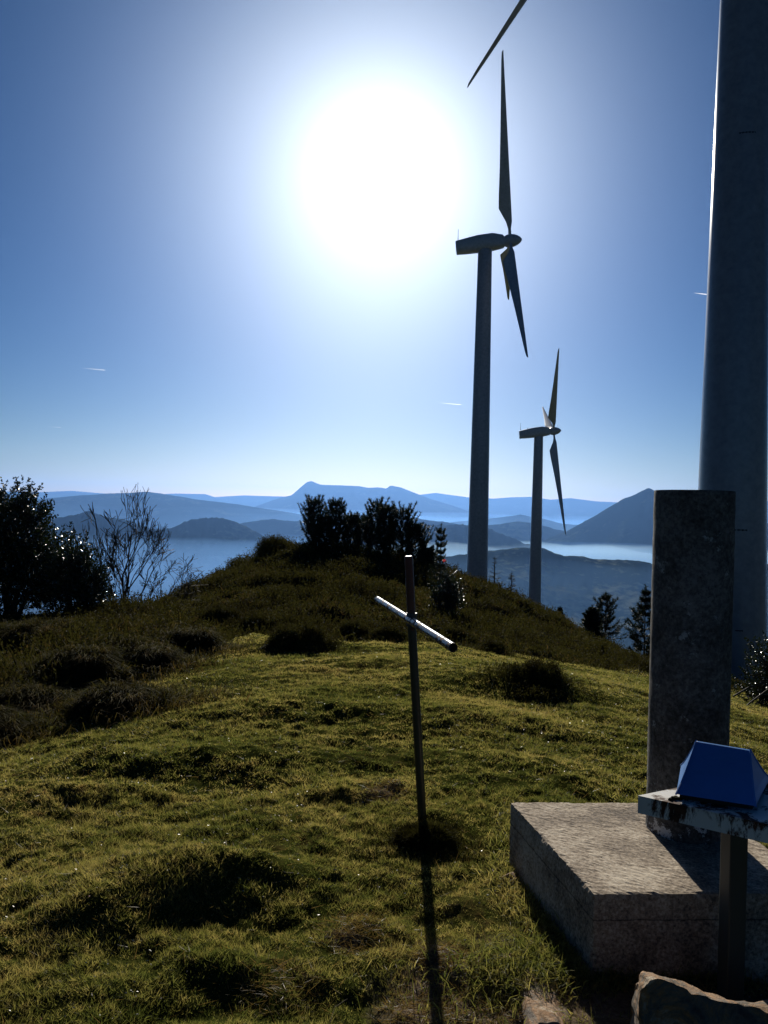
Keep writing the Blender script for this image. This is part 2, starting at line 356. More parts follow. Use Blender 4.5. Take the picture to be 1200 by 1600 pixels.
def micro(x, y, s):
    d = np.hypot(x, y); fade = np.clip(1.6 - d / 60, 0, 1)
    z = .05 * fbm(x * 1.05, y * 1.5, 3, 3) + .03 * fbm(x * 3.6, y * 5.0, 5, 3) + .026 * fbm(x * 11, y * 14, 8, 3)
    z = z * np.clip(d / 1.5, .2, 1)
    for (px, py, h, a, b) in HUMPS:
        h = h * (.9 if h > .075 else .55); c = HP[(px, py)]; wob = .3 * vnoise(x * 5, y * 5, 12)
        q = ((x - c[0]) / a) ** 2 + ((y - c[1]) / b) ** 2
        z = z + h * np.exp(-q * (1 + wob))
    nb = np.clip(np.hypot((x - BLKC[0]) / .7, (y - BLKC[1]) / .75), 0, 1.3); z = z * np.clip((nb - .75) / .4, .1, 1)
    bank = np.clip((360 - (600 + F * x / np.maximum(y, .1))) / 120, 0, 1) * np.clip((16 - y) / 4, 0, 1)
    z2 = .26 * bank + .30 * (1 - np.abs(2 * fbm(x * .45, y * .45, 21, 2))) * np.clip(d / 15, 0, 1) - .18 + .22 * fbm(x * 1.1, y * 1.1, 23, 3) + .07 * fbm(x * 3.5, y * 3.5, 27, 2)
    return (z * (1 - s) + (z2 + z * .3) * s) * fade
HP = {}
for h in HUMPS:                                # place humps by tracing the plain terrain
    D = 2.2
    while D < 40:
        p = at(h[0], h[1], D)
        if p[2] <= base_z(np.array([p[0]]), np.array([p[1]]))[0]: break
        D += .03
    HP[(h[0], h[1])] = p
def gz(x, y):
    x = np.atleast_1d(np.asarray(x, float)); y = np.atleast_1d(np.asarray(y, float))
    b = base_z(x, y); return b + micro(x, y, scrub(x, y, b))
def gnd(x, y): return float(gz(x, y)[0])
def trace(px, py, d0=1.8):
    D = d0
    while D < 60:
        p = at(px, py, D)
        if p[2] <= gnd(p[0], p[1]): return np.array([p[0], p[1], gnd(p[0], p[1])])
        D += .04
    return p

az = np.concatenate([np.linspace(-180, -40, 40)[:-1], np.linspace(-40, 40, 820), np.linspace(40, 180, 40)[1:-1]])
rr_ = np.concatenate([[.15, .4, .7, 1.0, 1.3], np.linspace(1.5, 6, 190), np.exp(np.linspace(math.log(6.03), math.log(60), 300)), np.exp(np.linspace(math.log(62), math.log(30500), 110))])
A, R_ = np.meshgrid(np.radians(az), rr_); X = (R_ * np.sin(A)); Y_ = (R_ * np.cos(A))
B = base_z(X.ravel(), Y_.ravel()); S = scrub(X.ravel(), Y_.ravel(), B); Z = B + micro(X.ravel(), Y_.ravel(), S)
far = np.hypot(X, Y_).ravel(); Z += np.clip((far - 300) / 2000, 0, 1) * 60 * fbm(X.ravel() / 700, Y_.ravel() / 700, 77, 4)
nr, na = X.shape; idx = np.arange(nr * na).reshape(nr, na); nx = np.roll(idx, -1, axis=1)
Fq = np.stack([idx[:-1], nx[:-1], nx[1:], idx[1:]], -1).reshape(-1, 4)
ground = mesh_np('ground', np.stack([X.ravel(), Y_.ravel(), Z], 1), Fq, M_ground, smooth=True); tag(ground, kind='structure')
me = ground.data
BARE = [(715, 1560, .17), (770, 1575, .12), (650, 1590, .09), (600, 1238, .10), (690, 1500, .07), (540, 1480, .05), (800, 1590, .12), (1010, 1560, .35), (1120, 1560, .35)]
BP = [(trace(a, b), r) for a, b, r in BARE]
def bare(x, y):
    v = np.zeros_like(x)
    for c, r in BP: v = np.maximum(v, np.clip(1.6 - np.hypot(x - c[0], y - c[1]) / r + .9 * vnoise(x * 9, y * 9, 4), 0, 1))
    return v
a1 = me.attributes.new('scrub', 'FLOAT', 'POINT'); a1.data.foreach_set('value', S.astype(np.float32))
a2 = me.attributes.new('bare', 'FLOAT', 'POINT'); a2.data.foreach_set('value', bare(X.ravel(), Y_.ravel()).astype(np.float32))

# ------------------------------------------------------------------ distant hills
def ridge(name, D, pts, wf, wb, base, amp, material, n=420, rows=56, tree=0, seed=1, x0=-500, x1=1700):
    px = np.linspace(x0, x1, n); cy = np.interp(px, [p[0] for p in pts], [p[1] for p in pts])
    hz = 795 + ROLL * (px - 600); dirx = (px - 600) / F
    s = np.linspace(-1, 1, rows); V = np.empty((rows, n, 3))
    for i, si in enumerate(s):
        wv = D * (1 + .03 * vnoise(px / 90, px * 0, seed)); dist = wv + (wf if si < 0 else wb) * si
        zc = 1.5 + (hz - cy) / F * wv
        q = 1 - abs(si); prof = q ** 1.15 if si < 0 else q
        x = dirx * dist; y = dist
        rn = 1 - np.abs(2 * fbm(x / (wf * .35), y / (wf * .6), seed + 5, 4))
        z = base + (zc - base) * prof + amp * (rn - .75) * np.clip(4 * q * (1 - q), 0, 1) + tree * fbm(x / 25, y / 25, seed + 9, 2) * np.clip(q * 3, 0, 1)
        V[i, :, 0] = x; V[i, :, 1] = y; V[i, :, 2] = z
    idx = np.arange(rows * n).reshape(rows, n); Fq = np.stack([idx[:-1, :-1], idx[:-1, 1:], idx[1:, 1:], idx[1:, :-1]], -1).reshape(-1, 4)
    o = mesh_np(name, V.reshape(-1, 3), Fq, material, smooth=True); return tag(o, kind='structure')
ridge('far_hills', 27000, [(-500, 762), (0, 767), (60, 768), (110, 766), (160, 770), (230, 773), (270, 770), (320, 771), (335, 776), (380, 773), (440, 775), (560, 776), (640, 774), (680, 769), (700, 772), (730, 776), (770, 778), (800, 776), (830, 775), (860, 780), (890, 777), (930, 782), (965, 784), (1050, 790), (1200, 782), (1700, 790)], 4000, 2500, -640, 120, M_forest, seed=3)
ridge('high_mountain', 20000, [(-500, 830), (360, 812), (400, 790), (440, 776), (455, 773), (468, 761), (478, 752), (486, 750), (492, 753), (500, 756), (530, 757), (560, 758), (575, 761), (590, 760), (603, 762), (609, 757), (625, 760), (650, 770), (670, 778), (700, 787), (730, 797), (760, 806), (900, 830), (1700, 850)], 3500, 2500, -640, 160, M_forest, n=700, seed=11)
ridge('blue_hills', 13500, [(-500, 790), (0, 785), (60, 779), (110, 774), (160, 770), (200, 769), (228, 766), (250, 769), (300, 778), (340, 783), (380, 788), (430, 796), (470, 803), (520, 809), (620, 822), (700, 816), (740, 812), (780, 808), (813, 803), (850, 810), (880, 818), (1000, 825), (1700, 830)], 2800, 2500, -640, 130, M_forest, seed=21, tree=6)
ridge('middle_hills', 9000, [(-500, 830), (250, 840), (320, 835), (380, 815), (425, 809), (470, 814), (520, 806), (570, 802), (610, 806), (650, 808), (700, 815), (740, 822), (780, 818), (810, 813), (840, 818), (870, 826), (900, 834), (1000, 850), (1700, 850)], 1600, 1500, -640, 90, M_forest, seed=31, tree=10)
ridge('pointed_mountain', 7800, [(-500, 900), (800, 880), (860, 838), (885, 829), (905, 818), (930, 804), (955, 788), (975, 776), (990, 771), (1003, 764), (1012, 759), (1019, 763), (1040, 775), (1080, 790), (1130, 805), (1170, 812), (1200, 816), (1300, 822), (1700, 830)], 1500, 1500, -640, 110, M_forest, n=600, seed=41, tree=8)
ridge('dark_hills', 6000, [(-500, 840), (0, 818), (50, 812), (100, 806), (125, 800), (138, 795), (150, 800), (165, 805), (200, 811), (235, 824), (255, 826), (275, 820), (290, 812), (315, 808), (345, 807), (370, 814), (400, 828), (420, 842), (440, 856), (520, 850), (600, 825), (640, 817), (700, 818), (740, 818), (765, 824), (790, 835), (810, 842), (830, 850), (870, 880), (1000, 920), (1700, 950)], 1100, 1000, -640, 60, M_forest, n=900, seed=51, tree=16)
ridge('valley_hill', 3300, [(-500, 960), (200, 960), (420, 940), (600, 895), (700, 868), (790, 856), (820, 853), (850, 855), (868, 863), (885, 866), (915, 868), (945, 873), (975, 873), (1000, 874), (1020, 880), (1060, 892), (1120, 905), (1180, 885), (1200, 880), (1500, 850), (1700, 840)], 2000, 900, -640, 90, M_near_hill, n=800, rows=90, seed=61, tree=7)

# ------------------------------------------------------------------ haze and valley fog
def vol_mat(name, col, dens, g):
    m_ = bpy.data.materials.new(name); m_.use_nodes = True; t = m_.node_tree; t.nodes.clear()
    o = N(t, 'ShaderNodeOutputMaterial'); v = N(t, 'ShaderNodeVolumePrincipled')
    v.inputs['Color'].default_value = (*col, 1); v.inputs['Density'].default_value = dens; v.inputs['Anisotropy'].default_value = g
    t.links.new(v.outputs[0], o.inputs['Volume']); return m_
def boxmesh(name, x0, x1, y0, y1, z0, z1, material):
    V = [(x0, y0, z0), (x1, y0, z0), (x1, y1, z0), (x0, y1, z0), (x0, y0, z1), (x1, y0, z1), (x1, y1, z1), (x0, y1, z1)]
    Fs = [(0, 3, 2, 1), (4, 5, 6, 7), (0, 1, 5, 4), (1, 2, 6, 5), (2, 3, 7, 6), (3, 0, 4, 7)]
    return mesh_np(name, np.array(V), Fs, material)
hz_ = boxmesh('haze', -31500, 31500, -31500, 31500, -780, 760, vol_mat('haze_air', (.20, .44, 1.0), 2.6e-5, .6)); tag(hz_, kind='stuff')
def fog(name, px0, px1, D0, D1, ztop, zbot, dens, seed, wob=15):
    n = 90; rows = 40; px = np.linspace(px0, px1, n); D = np.linspace(D0, D1, rows)
    P, DD = np.meshgrid(px, D); x = (P - 600) / F * DD
    ex = np.clip(np.minimum((P - px0), (px1 - P)) / (.12 * (px1 - px0)), 0, 1); ey = np.clip(np.minimum((DD - D0), (D1 - DD)) / (.3 * (D1 - D0)), 0, 1)
    e = np.sqrt(ex * ey); top = zbot + 2 + (ztop - zbot - 2) * e + wob * fbm(x / 500, DD / 900, seed, 3) * e; bot = np.full_like(top, zbot)
    V = np.concatenate([np.stack([x, DD, top], -1).reshape(-1, 3), np.stack([x, DD, bot], -1).reshape(-1, 3)])
    idx = np.arange(rows * n).reshape(rows, n); q = lambda a: np.stack([a[:-1, :-1], a[:-1, 1:], a[1:, 1:], a[1:, :-1]], -1).reshape(-1, 4)
    f1 = q(idx); f2 = q(idx + rows * n)[:, ::-1]; sides = []
    for line in (idx[0], idx[-1][::-1], idx[:, 0][::-1], idx[:, -1]):
        for a, b in zip(line[:-1], line[1:]): sides.append((a, a + rows * n, b + rows * n, b))
    return tag(mesh_np(name, V, np.concatenate([f1, f2, np.array(sides)]), vol_mat(name + '_air', (.22, .48, 1.0) if dens < 2e-4 else (.5, .75, 1.0), dens, .6), smooth=False), kind='stuff')
fog('valley_haze', -1500, 2700, 900, 5200, -190, -630, 9.0e-5, 4, 30)
fog('valley_fog', -1200, 2400, 3600, 8200, -240, -500, 8.0e-5, 5, 30)
fog('valley_fog', -1000, 2200, 3900, 7800, -262, -500, 1.2e-4, 7, 30)
fog('valley_fog', 480, 2400, 4300, 7000, -238, -330, 3.5e-4, 6, 60)
fog('valley_fog', -900, 560, 4800, 6100, -262, -330, 7.0e-5, 8, 90)
fog('mountain_mist', -1200, 2400, 9500, 19500, -50, -500, 3.5e-5, 9, 60)
fog('mountain_mist', -1100, 2300, 10500, 18500, -120, -500, 6.0e-5, 10, 60)

# ------------------------------------------------------------------ grass
def scatter(n, d0, d1, amax=33, power=1.0):
    """uniform-ish in sector, denser near"""
    u = rng.random(n); d = d0 + (d1 - d0) * u ** power; a = np.radians(rng.uniform(-amax, amax, n))
    return d * np.tan(a), d
BLK = [onz(928, 1397, .27), onz(797, 1253, .27)]
def inblock(x, y):
    e1 = (BLK[1] - BLK[0])[:2]; L1 = np.linalg.norm(e1); e1 = e1 / L1; e2 = np.array([e1[1], -e1[0]])
    qx = x - BLK[0][0]; qy = y - BLK[0][1]; a = qx * e1[0] + qy * e1[1]; b = qx * e2[0] + qy * e2[1]
    return (a > -.005) & (a < L1 + .005) & (b > -.005) & (b < .83)
parts = []
for (n, d0, d1, L, Wd) in ((300000, 1.9, 4.2, (.012, .034), .0028), (320000, 4.0, 8.5, (.014, .038), .0046), (220000, 8, 15, (.02, .045), .009), (60000, 14, 24, (.03, .06), .014)):
    x, y = scatter(n, d0, d1); b = base_z(x, y); s = scrub(x, y, b); z = b + micro(x, y, s)
    cl = .55 * fbm(x * 2.3, y * 2.3, 41, 3) + .75 * fbm(x * 13, y * 13, 43, 2); keep = (s < .6) & (~inblock(x, y)) & (rng.random(n) > bare(x, y) * .93) & (rng.random(n) < .88 + 1.1 * cl)
    x, y, z, cl = x[keep], y[keep], z[keep], cl[keep]; n = len(x)
    D = np.stack([rng.normal(size=n) * .75 + .8 * vnoise(x * 6, y * 6, 51), rng.normal(size=n) * .75 + .8 * vnoise(x * 6, y * 6, 52), rng.uniform(.35, 1.3, n)], 1)
    ln = rng.uniform(*L, n) * (.85 + 1.25 * cl).clip(.35, 1.8)
    parts.append(blades(np.stack([x, y, z - .002], 1), D, ln, Wd * rng.uniform(.6, 1.3, n)))
V, Fa = merge(parts); tag(mesh_np('grass', V, Fa, M_grass), 'short cropped green and yellow grass over the summit', 'grass', kind='stuff')
# sparse taller blades and dead straws, small pale leaves lying about
parts = []
x, y = scatter(9000, 1.9, 9); b = base_z(x, y); s = scrub(x, y, b); z = b + micro(x, y, s); kp = (s < .5) & ~inblock(x, y); x, y, z = x[kp], y[kp], z[kp]; n = len(x)
parts.append(blades(np.stack([x, y, z], 1), np.stack([rng.normal(size=n), rng.normal(size=n), rng.uniform(.1, .9, n)], 1), rng.uniform(.03, .07, n), .0025))
for c, r in BP[:5] + [(trace(440, 1545), .1), (trace(545, 1455), .1), (trace(600, 1470), .12)]:
    m_ = 500; a = rng.uniform(0, 6.28, m_); q = r * 1.3 * np.sqrt(rng.random(m_)); xx = c[0] + q * np.cos(a); yy = c[1] + q * np.sin(a)
    parts.append(blades(np.stack([xx, yy, gz(xx, yy)], 1), np.stack([rng.normal(size=m_), rng.normal(size=m_) * .5, rng.uniform(0, .5, m_)], 1), rng.uniform(.02, .06, m_), .002))
V, Fa = merge(parts); tag(mesh_np('dry_grass', V, Fa, M_dry), 'dead straw coloured grass blades strewn through the green turf', 'grass', kind='stuff')
def litter_mat():
    m_, t, p = mat('leaf_litter'); n = noise(t, 9, 2); r = ramp(t, n.outputs[0], [(.4, (.30, .27, .22)), (.55, (.5, .48, .44)), (.66, (.35, .12, .08))])
    t.links.new(r.outputs[0], p.inputs['Base Color']); p.inputs['Roughness'].default_value = .42; return m_
x, y = scatter(16000, 1.9, 14); cl = fbm(x * 1.3, y * 1.3, 61, 3); kp = (rng.random(len(x)) < .35 + 2.2 * cl); x, y = x[kp], y[kp]
b = base_z(x, y); s = scrub(x, y, b); kp = (s < .6) & ~inblock(x, y); x, y = x[kp], y[kp]; z = gz(x, y) + .012; n = len(x)
V, Fa = leaves(np.stack([x, y, z], 1), np.stack([rng.normal(size=n), rng.normal(size=n), rng.normal(size=n) * .35], 1), rng.uniform(.004, .011, n) * (1 + y / 9), .004 * (1 + y / 9))
tag(mesh_np('leaf_litter', V, Fa, litter_mat()), 'small pale shiny dead leaves scattered in the turf', 'leaf litter', kind='stuff')

# ------------------------------------------------------------------ heather cover on the mound
n = 26000; x, y = scatter(n, 6, 44, 36, .8); b = base_z(x, y); s = scrub(x, y, b); kp = s > .45; x, y = x[kp], y[kp]; z = gz(x, y); n = len(x)
kk = 9; off = rng.normal(size=(n, kk, 3)) * np.array([.10, .10, .02]); big = (1 + 1.6 * fbm(x * .9, y * .9, 71, 3)).clip(.35, 2)
P = (np.stack([x, y, z], 1)[:, None] + off).reshape(-1, 3); nn = n * kk; bigr = np.repeat(big, kk); yr = np.repeat(y, kk)
D = np.stack([rng.normal(size=nn) * .55, rng.normal(size=nn) * .55, rng.uniform(.5, 1.1, nn)], 1)
pa = blades(P, D, rng.uniform(.08, .24, nn) * bigr, .010 + .0009 * yr)
nl = nn * 2; ii = rng.integers(0, nn, nl); LP_ = P[ii] + unit(D[ii]) * (rng.uniform(.04, .2, nl) * bigr[ii])[:, None]
pb = leaves(LP_, rng.normal(size=(nl, 3)) + [0, 0, .6], .025 + .0012 * yr[ii], .012 + .0007 * yr[ii])
V, Fa = merge([pa, pb]); tag(mesh_np('heather', V, Fa, M_heath), 'low brown and green heather covering the mound', 'heather', kind='stuff')

# ------------------------------------------------------------------ clumps: tussocks and heather bushes
def dome(c, rx, ry, h, seed, n=28, rows=9):
    V = []; Fs = []
    for i in range(rows):
        ph = math.pi / 2 * i / (rows - 1)
        for k in range(n):
            th = 2 * math.pi * k / n; nn_ = 1 + .7 * float(vnoise(np.array([abs(k - n / 2) * .35]), np.array([i * .5]), seed)[0])
            V.append((c[0] + rx * math.cos(ph) * math.cos(th) * nn_, c[1] + ry * math.cos(ph) * math.sin(th) * nn_, c[2] - .08 + (h + .08) * math.sin(ph) * (1 - .2 * (nn_ - 1))))
    for i in range(rows - 1):
        for k in range(n):
            k2_ = (k + 1) % n; Fs.append((i * n + k, i * n + k2_, (i + 1) * n + k2_)); Fs.append((i * n + k, (i + 1) * n + k2_, (i + 1) * n + k))
    return np.array(V), np.array(Fs)
def clump(name, px, py, rx, ry, h, label, cat, group, material, n=2600, bl=.3, bw=.008, droop=.8, seed=0, leafy=False, d=None):
    c = trace(px, py) if d is None else at(px, py, d)
    if d is not None: c[2] = gnd(c[0], c[1])
    u_ = c[1] / F; rx, ry, h = rx * u_, ry * u_, h * u_; c[2] -= .03
    Vd, Fd = dome((0, 0, 0), rx * .82, ry * .82, h * .72, seed)
    a = rng.uniform(0, 2 * math.pi, n); ph = np.arcsin(rng.uniform(0, 1, n) ** .8); lump = (1 + .75 * vnoise(np.abs(a - math.pi) * 2.2, ph * 3, seed + 3)) * rng.uniform(.86, 1.06, n)
    nrm = np.stack([np.cos(ph) * np.cos(a), np.cos(ph) * np.sin(a), np.sin(ph)], 1); P = nrm * np.array([rx, ry, h]) * .72 * lump[:, None]
    D = nrm * .6 + rng.normal(size=(n, 3)) * .45 + np.array([0, 0, .7]); fr = int(n * .22); P[:fr] = np.stack([rng.normal(size=fr) * rx * .75, rng.normal(size=fr) * ry * .75, np.zeros(fr)], 1); P[:fr, 2] = gz(P[:fr, 0] + c[0], P[:fr, 1] + c[1]) - c[2]
    if leafy:
        pr = [(Vd, Fd), blades(P, D, bl * rng.uniform(.4, 1, n), bw)]
        n2 = n * 3; ii = rng.integers(0, n, n2); pr.append(leaves(P[ii] + unit(D[ii]) * (bl * rng.uniform(.1, .9, n2))[:, None], rng.normal(size=(n2, 3)) + [0, 0, .5], bw * 3.0, bw * 1.5))
    else: pr = [(Vd, Fd), bent_blades(P, D, bl * rng.uniform(.5, 1.1, n), bw, droop)]
    V, Fa = merge(pr); o = mesh_np(name, V, Fa, material, loc=c); return tag(o, label, cat, group)
G1 = 'grass tussocks on the left edge of the turf'
TS = [(190, 1108, 95, 55, 34, 'broad dark tussock, foremost of the left group at the turf edge'),
      (60, 1112, 85, 60, 34, 'rounded tussock with brown tips at the left, in front of the holly bush'),
      (-15, 1150, 60, 50, 36, 'tussock cut by the left edge of the photo, nearest the camera'),
      (75, 1000, 95, 60, 30, 'long low tussock right under the big holly bush'),
      (232, 1045, 60, 50, 30, 'tussock with brown dead grass behind the broad dark one'),
      (300, 1016, 48, 40, 34, 'small bushy tussock at the corner where the turf meets the scrub'),
      (130, 1050, 80, 60, 40, 'pale brown crested tussock in the middle of the left group')]
for i, (px, py, rx, ry, h, lb) in enumerate(TS): clump('grass_tussock', px, py, rx, ry, h, lb, 'tussock', G1, M_tuss, 12000, .20, .006, 1.0, 100 + i)
G2 = 'dark heather bushes at the foot of the mound'
HB = [(470, 1014, 66, 40, 40, 'wide dark heather bush left of the cross at the mound foot'),
      (395, 990, 50, 40, 32, 'heather bush left of the widest one, at the turf edge'),
      (552, 1003, 30, 30, 36, 'small round heather bush just right of the widest one'),
      (606, 1000, 32, 25, 18, 'low round heather bush close to the left end of the crossbar'),
      (835, 1064, 56, 40, 28, 'heather bush standing alone on the turf between cross and pillar'),
      (768, 1020, 30, 25, 18, 'small heather bush just behind the lone one on the turf'),
      (712, 1005, 34, 30, 24, 'heather bush right behind the near end of the crossbar'),
      (842, 1094, 22, 14, 9, 'tiny heather bush in front of the lone one on the turf'),
      (340, 975, 45, 40, 36, 'heather bush below the bare tree with the spreading crown')]
for i, (px, py, rx, ry, h, lb) in enumerate(HB): clump('heather_bush', px, py, rx, ry, h, lb, 'bush', G2, M_heath, 5000, .11, .006, 0, 200 + i, leafy=True)
n = 120000; x, y = scatter(n, 5, 26, 36, .8); b = base_z(x, y); s = scrub(x, y, b); pxx = 600 + F * x / y
kp = (s > .3) & (rng.random(n) < np.where((pxx < 380) & (y < 17), 1.0, .22) * (.6 + 1.2 * fbm(x * 1.7, y * 1.7, 91, 3))); x, y = x[kp], y[kp]; n = len(x)
D = np.stack([rng.normal(size=n) * .5 + .5 * vnoise(x * 2, y * 2, 92), rng.normal(size=n) * .5 - .2, rng.uniform(.5, 1.1, n)], 1)
V, Fa = bent_blades(np.stack([x, y, gz(x, y) - .01], 1), D, rng.uniform(.08, .26, n), .004 + .0006 * y, .9)
tag(mesh_np('rank_grass', V, Fa, M_tuss), 'long rank grass growing through the heather and on the left bank', 'grass', kind='stuff')
# longer grass and soil crumbs along the block and round the stones
parts = []; lines = [((790, 1368), (915, 1535), .05, 2600), ((915, 1535), (1190, 1545), .03, 1200), ((795, 1262), (790, 1368), .04, 500), ((770, 1530), (815, 1530), .06, 900), ((830, 1490), (870, 1540), .05, 1300), ((700, 1540), (790, 1580), .12, 500)]
for a, b, sp, m_ in lines:
    pa, pb3 = trace(*a), trace(*b); t_ = rng.random(m_); xx = pa[0] + (pb3[0] - pa[0]) * t_ + rng.normal(size=m_) * sp; yy = pa[1] + (pb3[1] - pa[1]) * t_ + rng.normal(size=m_) * sp
    kp = ~inblock(xx, yy); xx, yy = xx[kp], yy[kp]; m_ = len(xx)
    parts.append(bent_blades(np.stack([xx, yy, gz(xx, yy)], 1), np.stack([rng.normal(size=m_) * .5, rng.normal(size=m_) * .5, rng.uniform(.4, 1.2, m_)], 1), rng.uniform(.02, .085, m_), .0035, .7))
pg = trace(884, 1470); parts.append(bent_blades(np.array([pg + [0, 0, -.01]]), np.array([[-.35, .1, 1.]]), np.array([.11]), .009, .4))
V, Fa = merge(parts); tag(mesh_np('edge_grass', V, Fa, M_grass), 'longer green grass along the foot of the block and round the stones', 'grass', kind='stuff')
# dark tuft added in place of the mound's shadow at the cross foot
clump('shadow_tuft', 664, 1326, 56, 44, 46, 'dark round tuft standing in for the shadow at the foot of the cross', 'shadow stand-in', None, M_heath, 12000, .04, .003, .6, 300)
clump('heather_bush', 430, 868, 26, 26, 26, 'spiky round bush alone on top of the mound left of the pines', 'bush', None, M_heath, 3500, .5, .016, 0, 301, leafy=True, d=26)

# ------------------------------------------------------------------ leafy bushes
def leafy_bush(name, base, lobes, n, ll, lw, label, stems=10, seed=1, tips=60, tipl=.35, trunk_r=.03, matl=None):
    """lobes: (dx,dy,z,rx,ry,rz). leaves on shoots on the lobes, gaps between shoots"""
    matl = matl or M_holly
    root = empty(name, base, label, 'bush')
    rg = np.random.default_rng(seed); P = []; D = []; mb = MB()
    for (dx, dy, z, rx, ry, rz) in lobes:
        mb.tube([(dx * .15, dy * .15, -.1), (dx * .5, dy * .5, z * .5), (dx, dy, z)], [trunk_r, trunk_r * .7, trunk_r * .3], 6)
    tot = sum(l[3] * l[5] for l in lobes)
    for (dx, dy, z, rx, ry, rz) in lobes:
        ns = int(n * rx * rz / tot / 26)
        a = rg.uniform(0, 2 * math.pi, ns); cz = rg.uniform(-1, 1, ns); q = rg.uniform(.35, 1.0, ns) ** .5
        nr_ = np.stack([np.sqrt(1 - cz ** 2) * np.cos(a), np.sqrt(1 - cz ** 2) * np.sin(a), cz], 1)
        c = np.array([dx, dy, z]) + nr_ * np.array([rx, ry, rz]) * (q * (1 + .3 * vnoise(a * 3, cz * 4, seed)))[:, None]
        dirs = unit(nr_ * .6 + np.array([0, 0, .9]) + rg.normal(size=(ns, 3)) * .3)
        sl_ = rg.uniform(.5, 1.2, ns) * tipl
        for k_ in range(26):
            t_ = rg.random(ns) ** .8; P.append(c + dirs * (t_ * sl_)[:, None] + rg.normal(size=(ns, 3)) * ll * .25); D.append(dirs * .8 + rg.normal(size=(ns, 3)) * .8)
        for j in range(0, ns, max(1, ns // tips)):
            mb.tube([(dx, dy, z), (c[j] + np.array([dx, dy, z])) / 2, c[j], c[j] + dirs[j] * sl_[j]], [.012, .008, .006, .002], 4, cap=False)
    P = np.concatenate(P); D = np.concatenate(D); P[:, 2] = np.maximum(P[:, 2], .0)
    V, Fa = leaves(P, D, ll * rg.uniform(.6, 1.2, len(P)), lw)
    mesh_np('foliage', V, Fa, matl, root); mb.build('branches', M_bark, root)
    return root
def gat(px, d):
    p = at(px, 800, d); return np.array([p[0], p[1], gnd(p[0], p[1])])
hb = gat(20, 13.5)
leafy_bush('holly_bush', hb, [(-.9, 0, 1.1, .9, .8, .9), (-.05, 0, 1.25, .55, .7, .85), (-.2, .2, .6, 1.1, .8, .6), (.55, 0, .75, .5, .6, .65), (-1.6, 0, 1.2, .8, .8, .9), (.28, 0, 1.65, .2, .3, .35), (-.3, 0, 1.55, .3, .3, .35), (-2.6, .2, .9, .8, .8, .9)], 95000, .055, .028, 'big dark glossy holly bush at the left edge of the photo', seed=4, trunk_r=.05)
hb2 = gat(112, 13.0)
leafy_bush('holly_bush', hb2, [(.0, 0, .45, .45, .4, .5), (.3, 0, .35, .3, .3, .35), (.05, 0, .85, .2, .25, .25)], 15000, .045, .024, 'smaller loose glossy bush at the right foot of the big holly', seed=5, trunk_r=.025)
hb3 = gat(702, 17.0)
leafy_bush('holly_bush', hb3, [(0, 0, .45, .22, .25, .42), (-.16, 0, .4, .16, .2, .35), (.16, 0, .5, .14, .2, .35), (0, 0, .85, .12, .15, .2)], 6500, .035, .02, 'upright glossy shrub right of the cross top, below the thin pine', seed=6, tipl=.2, trunk_r=.02)
# red shoot on its top
rt = at(694, 876, 17.0); n = 26; V, Fa = leaves(rt + rng.normal(size=(n, 3)) * .014, rng.normal(size=(n, 3)) + [0, 0, .5], .035, .022)
tag(mesh_np('red_leaves', V - rt, Fa, M_red, loc=rt), 'bright red leaf rosette above the glossy shrub near the thin pine', 'leaves')

# ------------------------------------------------------------------ pines
def pine(base, h, wd, label, seed, group=None, dense=1.0, up=.75, lean=0, needle=.07, shape='cone', thick=1.0):
    rg = np.random.default_rng(seed); root = empty('pine_tree', base, label, 'tree', group); mb = MB()
    top = np.array([lean, 0, h]); npt = 6
    mb.tube([top * t + np.array([0, 0, -.15 * (t == 0)]) for t in np.linspace(0, 1, npt)], list(np.linspace(.03 * h * .5, .006, npt)), 6)
    P = []; D = []
    def brush(p0, p1, r, cnt):
        t = rg.random(cnt) ** .75; ax = unit(p1 - p0); q = p0 + (p1 - p0) * t[:, None]
        d = rg.normal(size=(cnt, 3)); d = unit(d) * .9 + ax * .9; P.append(q); D.append(d)
    levels = int(5 + h * 3.0 * dense)
    for i in range(levels):
        t = (i + .5) / levels * .93 + .04
        if shape == 'cone': rr = wd * (1 - t) ** .75 * (.7 + .3 * math.sin(t * 9 + seed))
        else: rr = wd * (.55 + .6 * math.sin(math.pi * min(1, t * 1.15)) * (1 - .3 * t)) * (.75 + .5 * rg.random())
        nb_ = int(5 * dense) + 2; a0 = rg.uniform(0, 6.28)
        for k_ in range(nb_):
            a = a0 + 2 * math.pi * k_ / nb_ + rg.normal() * .3; L = rr * rg.uniform(.65, 1.2) + .06
            p0 = top * t; dirh = np.array([math.cos(a), math.sin(a), 0])
            p1 = p0 + dirh * L * .6 + np.array([0, 0, L * .25 * up]); p2 = p1 + dirh * L * .35 + np.array([0, 0, L * (.6 * up) + .05])
            mb.tube([p0, p1, p2], [.012 * thick, .008, .004], 4, cap=False)
            brush(p0 + (p1 - p0) * .25, p1, .05, int(40 * dense)); brush(p1, p2, .05, int(70 * dense))
            for s_ in range(3):
                q0 = p0 + (p1 - p0) * rg.uniform(.3, 1); sd = unit(dirh + rg.normal(size=3) * .7); q1 = q0 + sd * L * .3 + np.array([0, 0, L * .22 * up + .03]); brush(q0, q1, .05, int(36 * dense))
    brush(top * .85, top + np.array([0, 0, .08 * h ** .5]), .04, 90)
    P = np.concatenate(P); D = np.concatenate(D); V, Fa = blades(P, D, needle * rg.uniform(.6, 1.2, len(P)), needle * .16)
    mesh_np('foliage', V, Fa, M_pine, root); mb.build('trunk', M_bark, root); return root
GP = 'young pines on top of the mound'
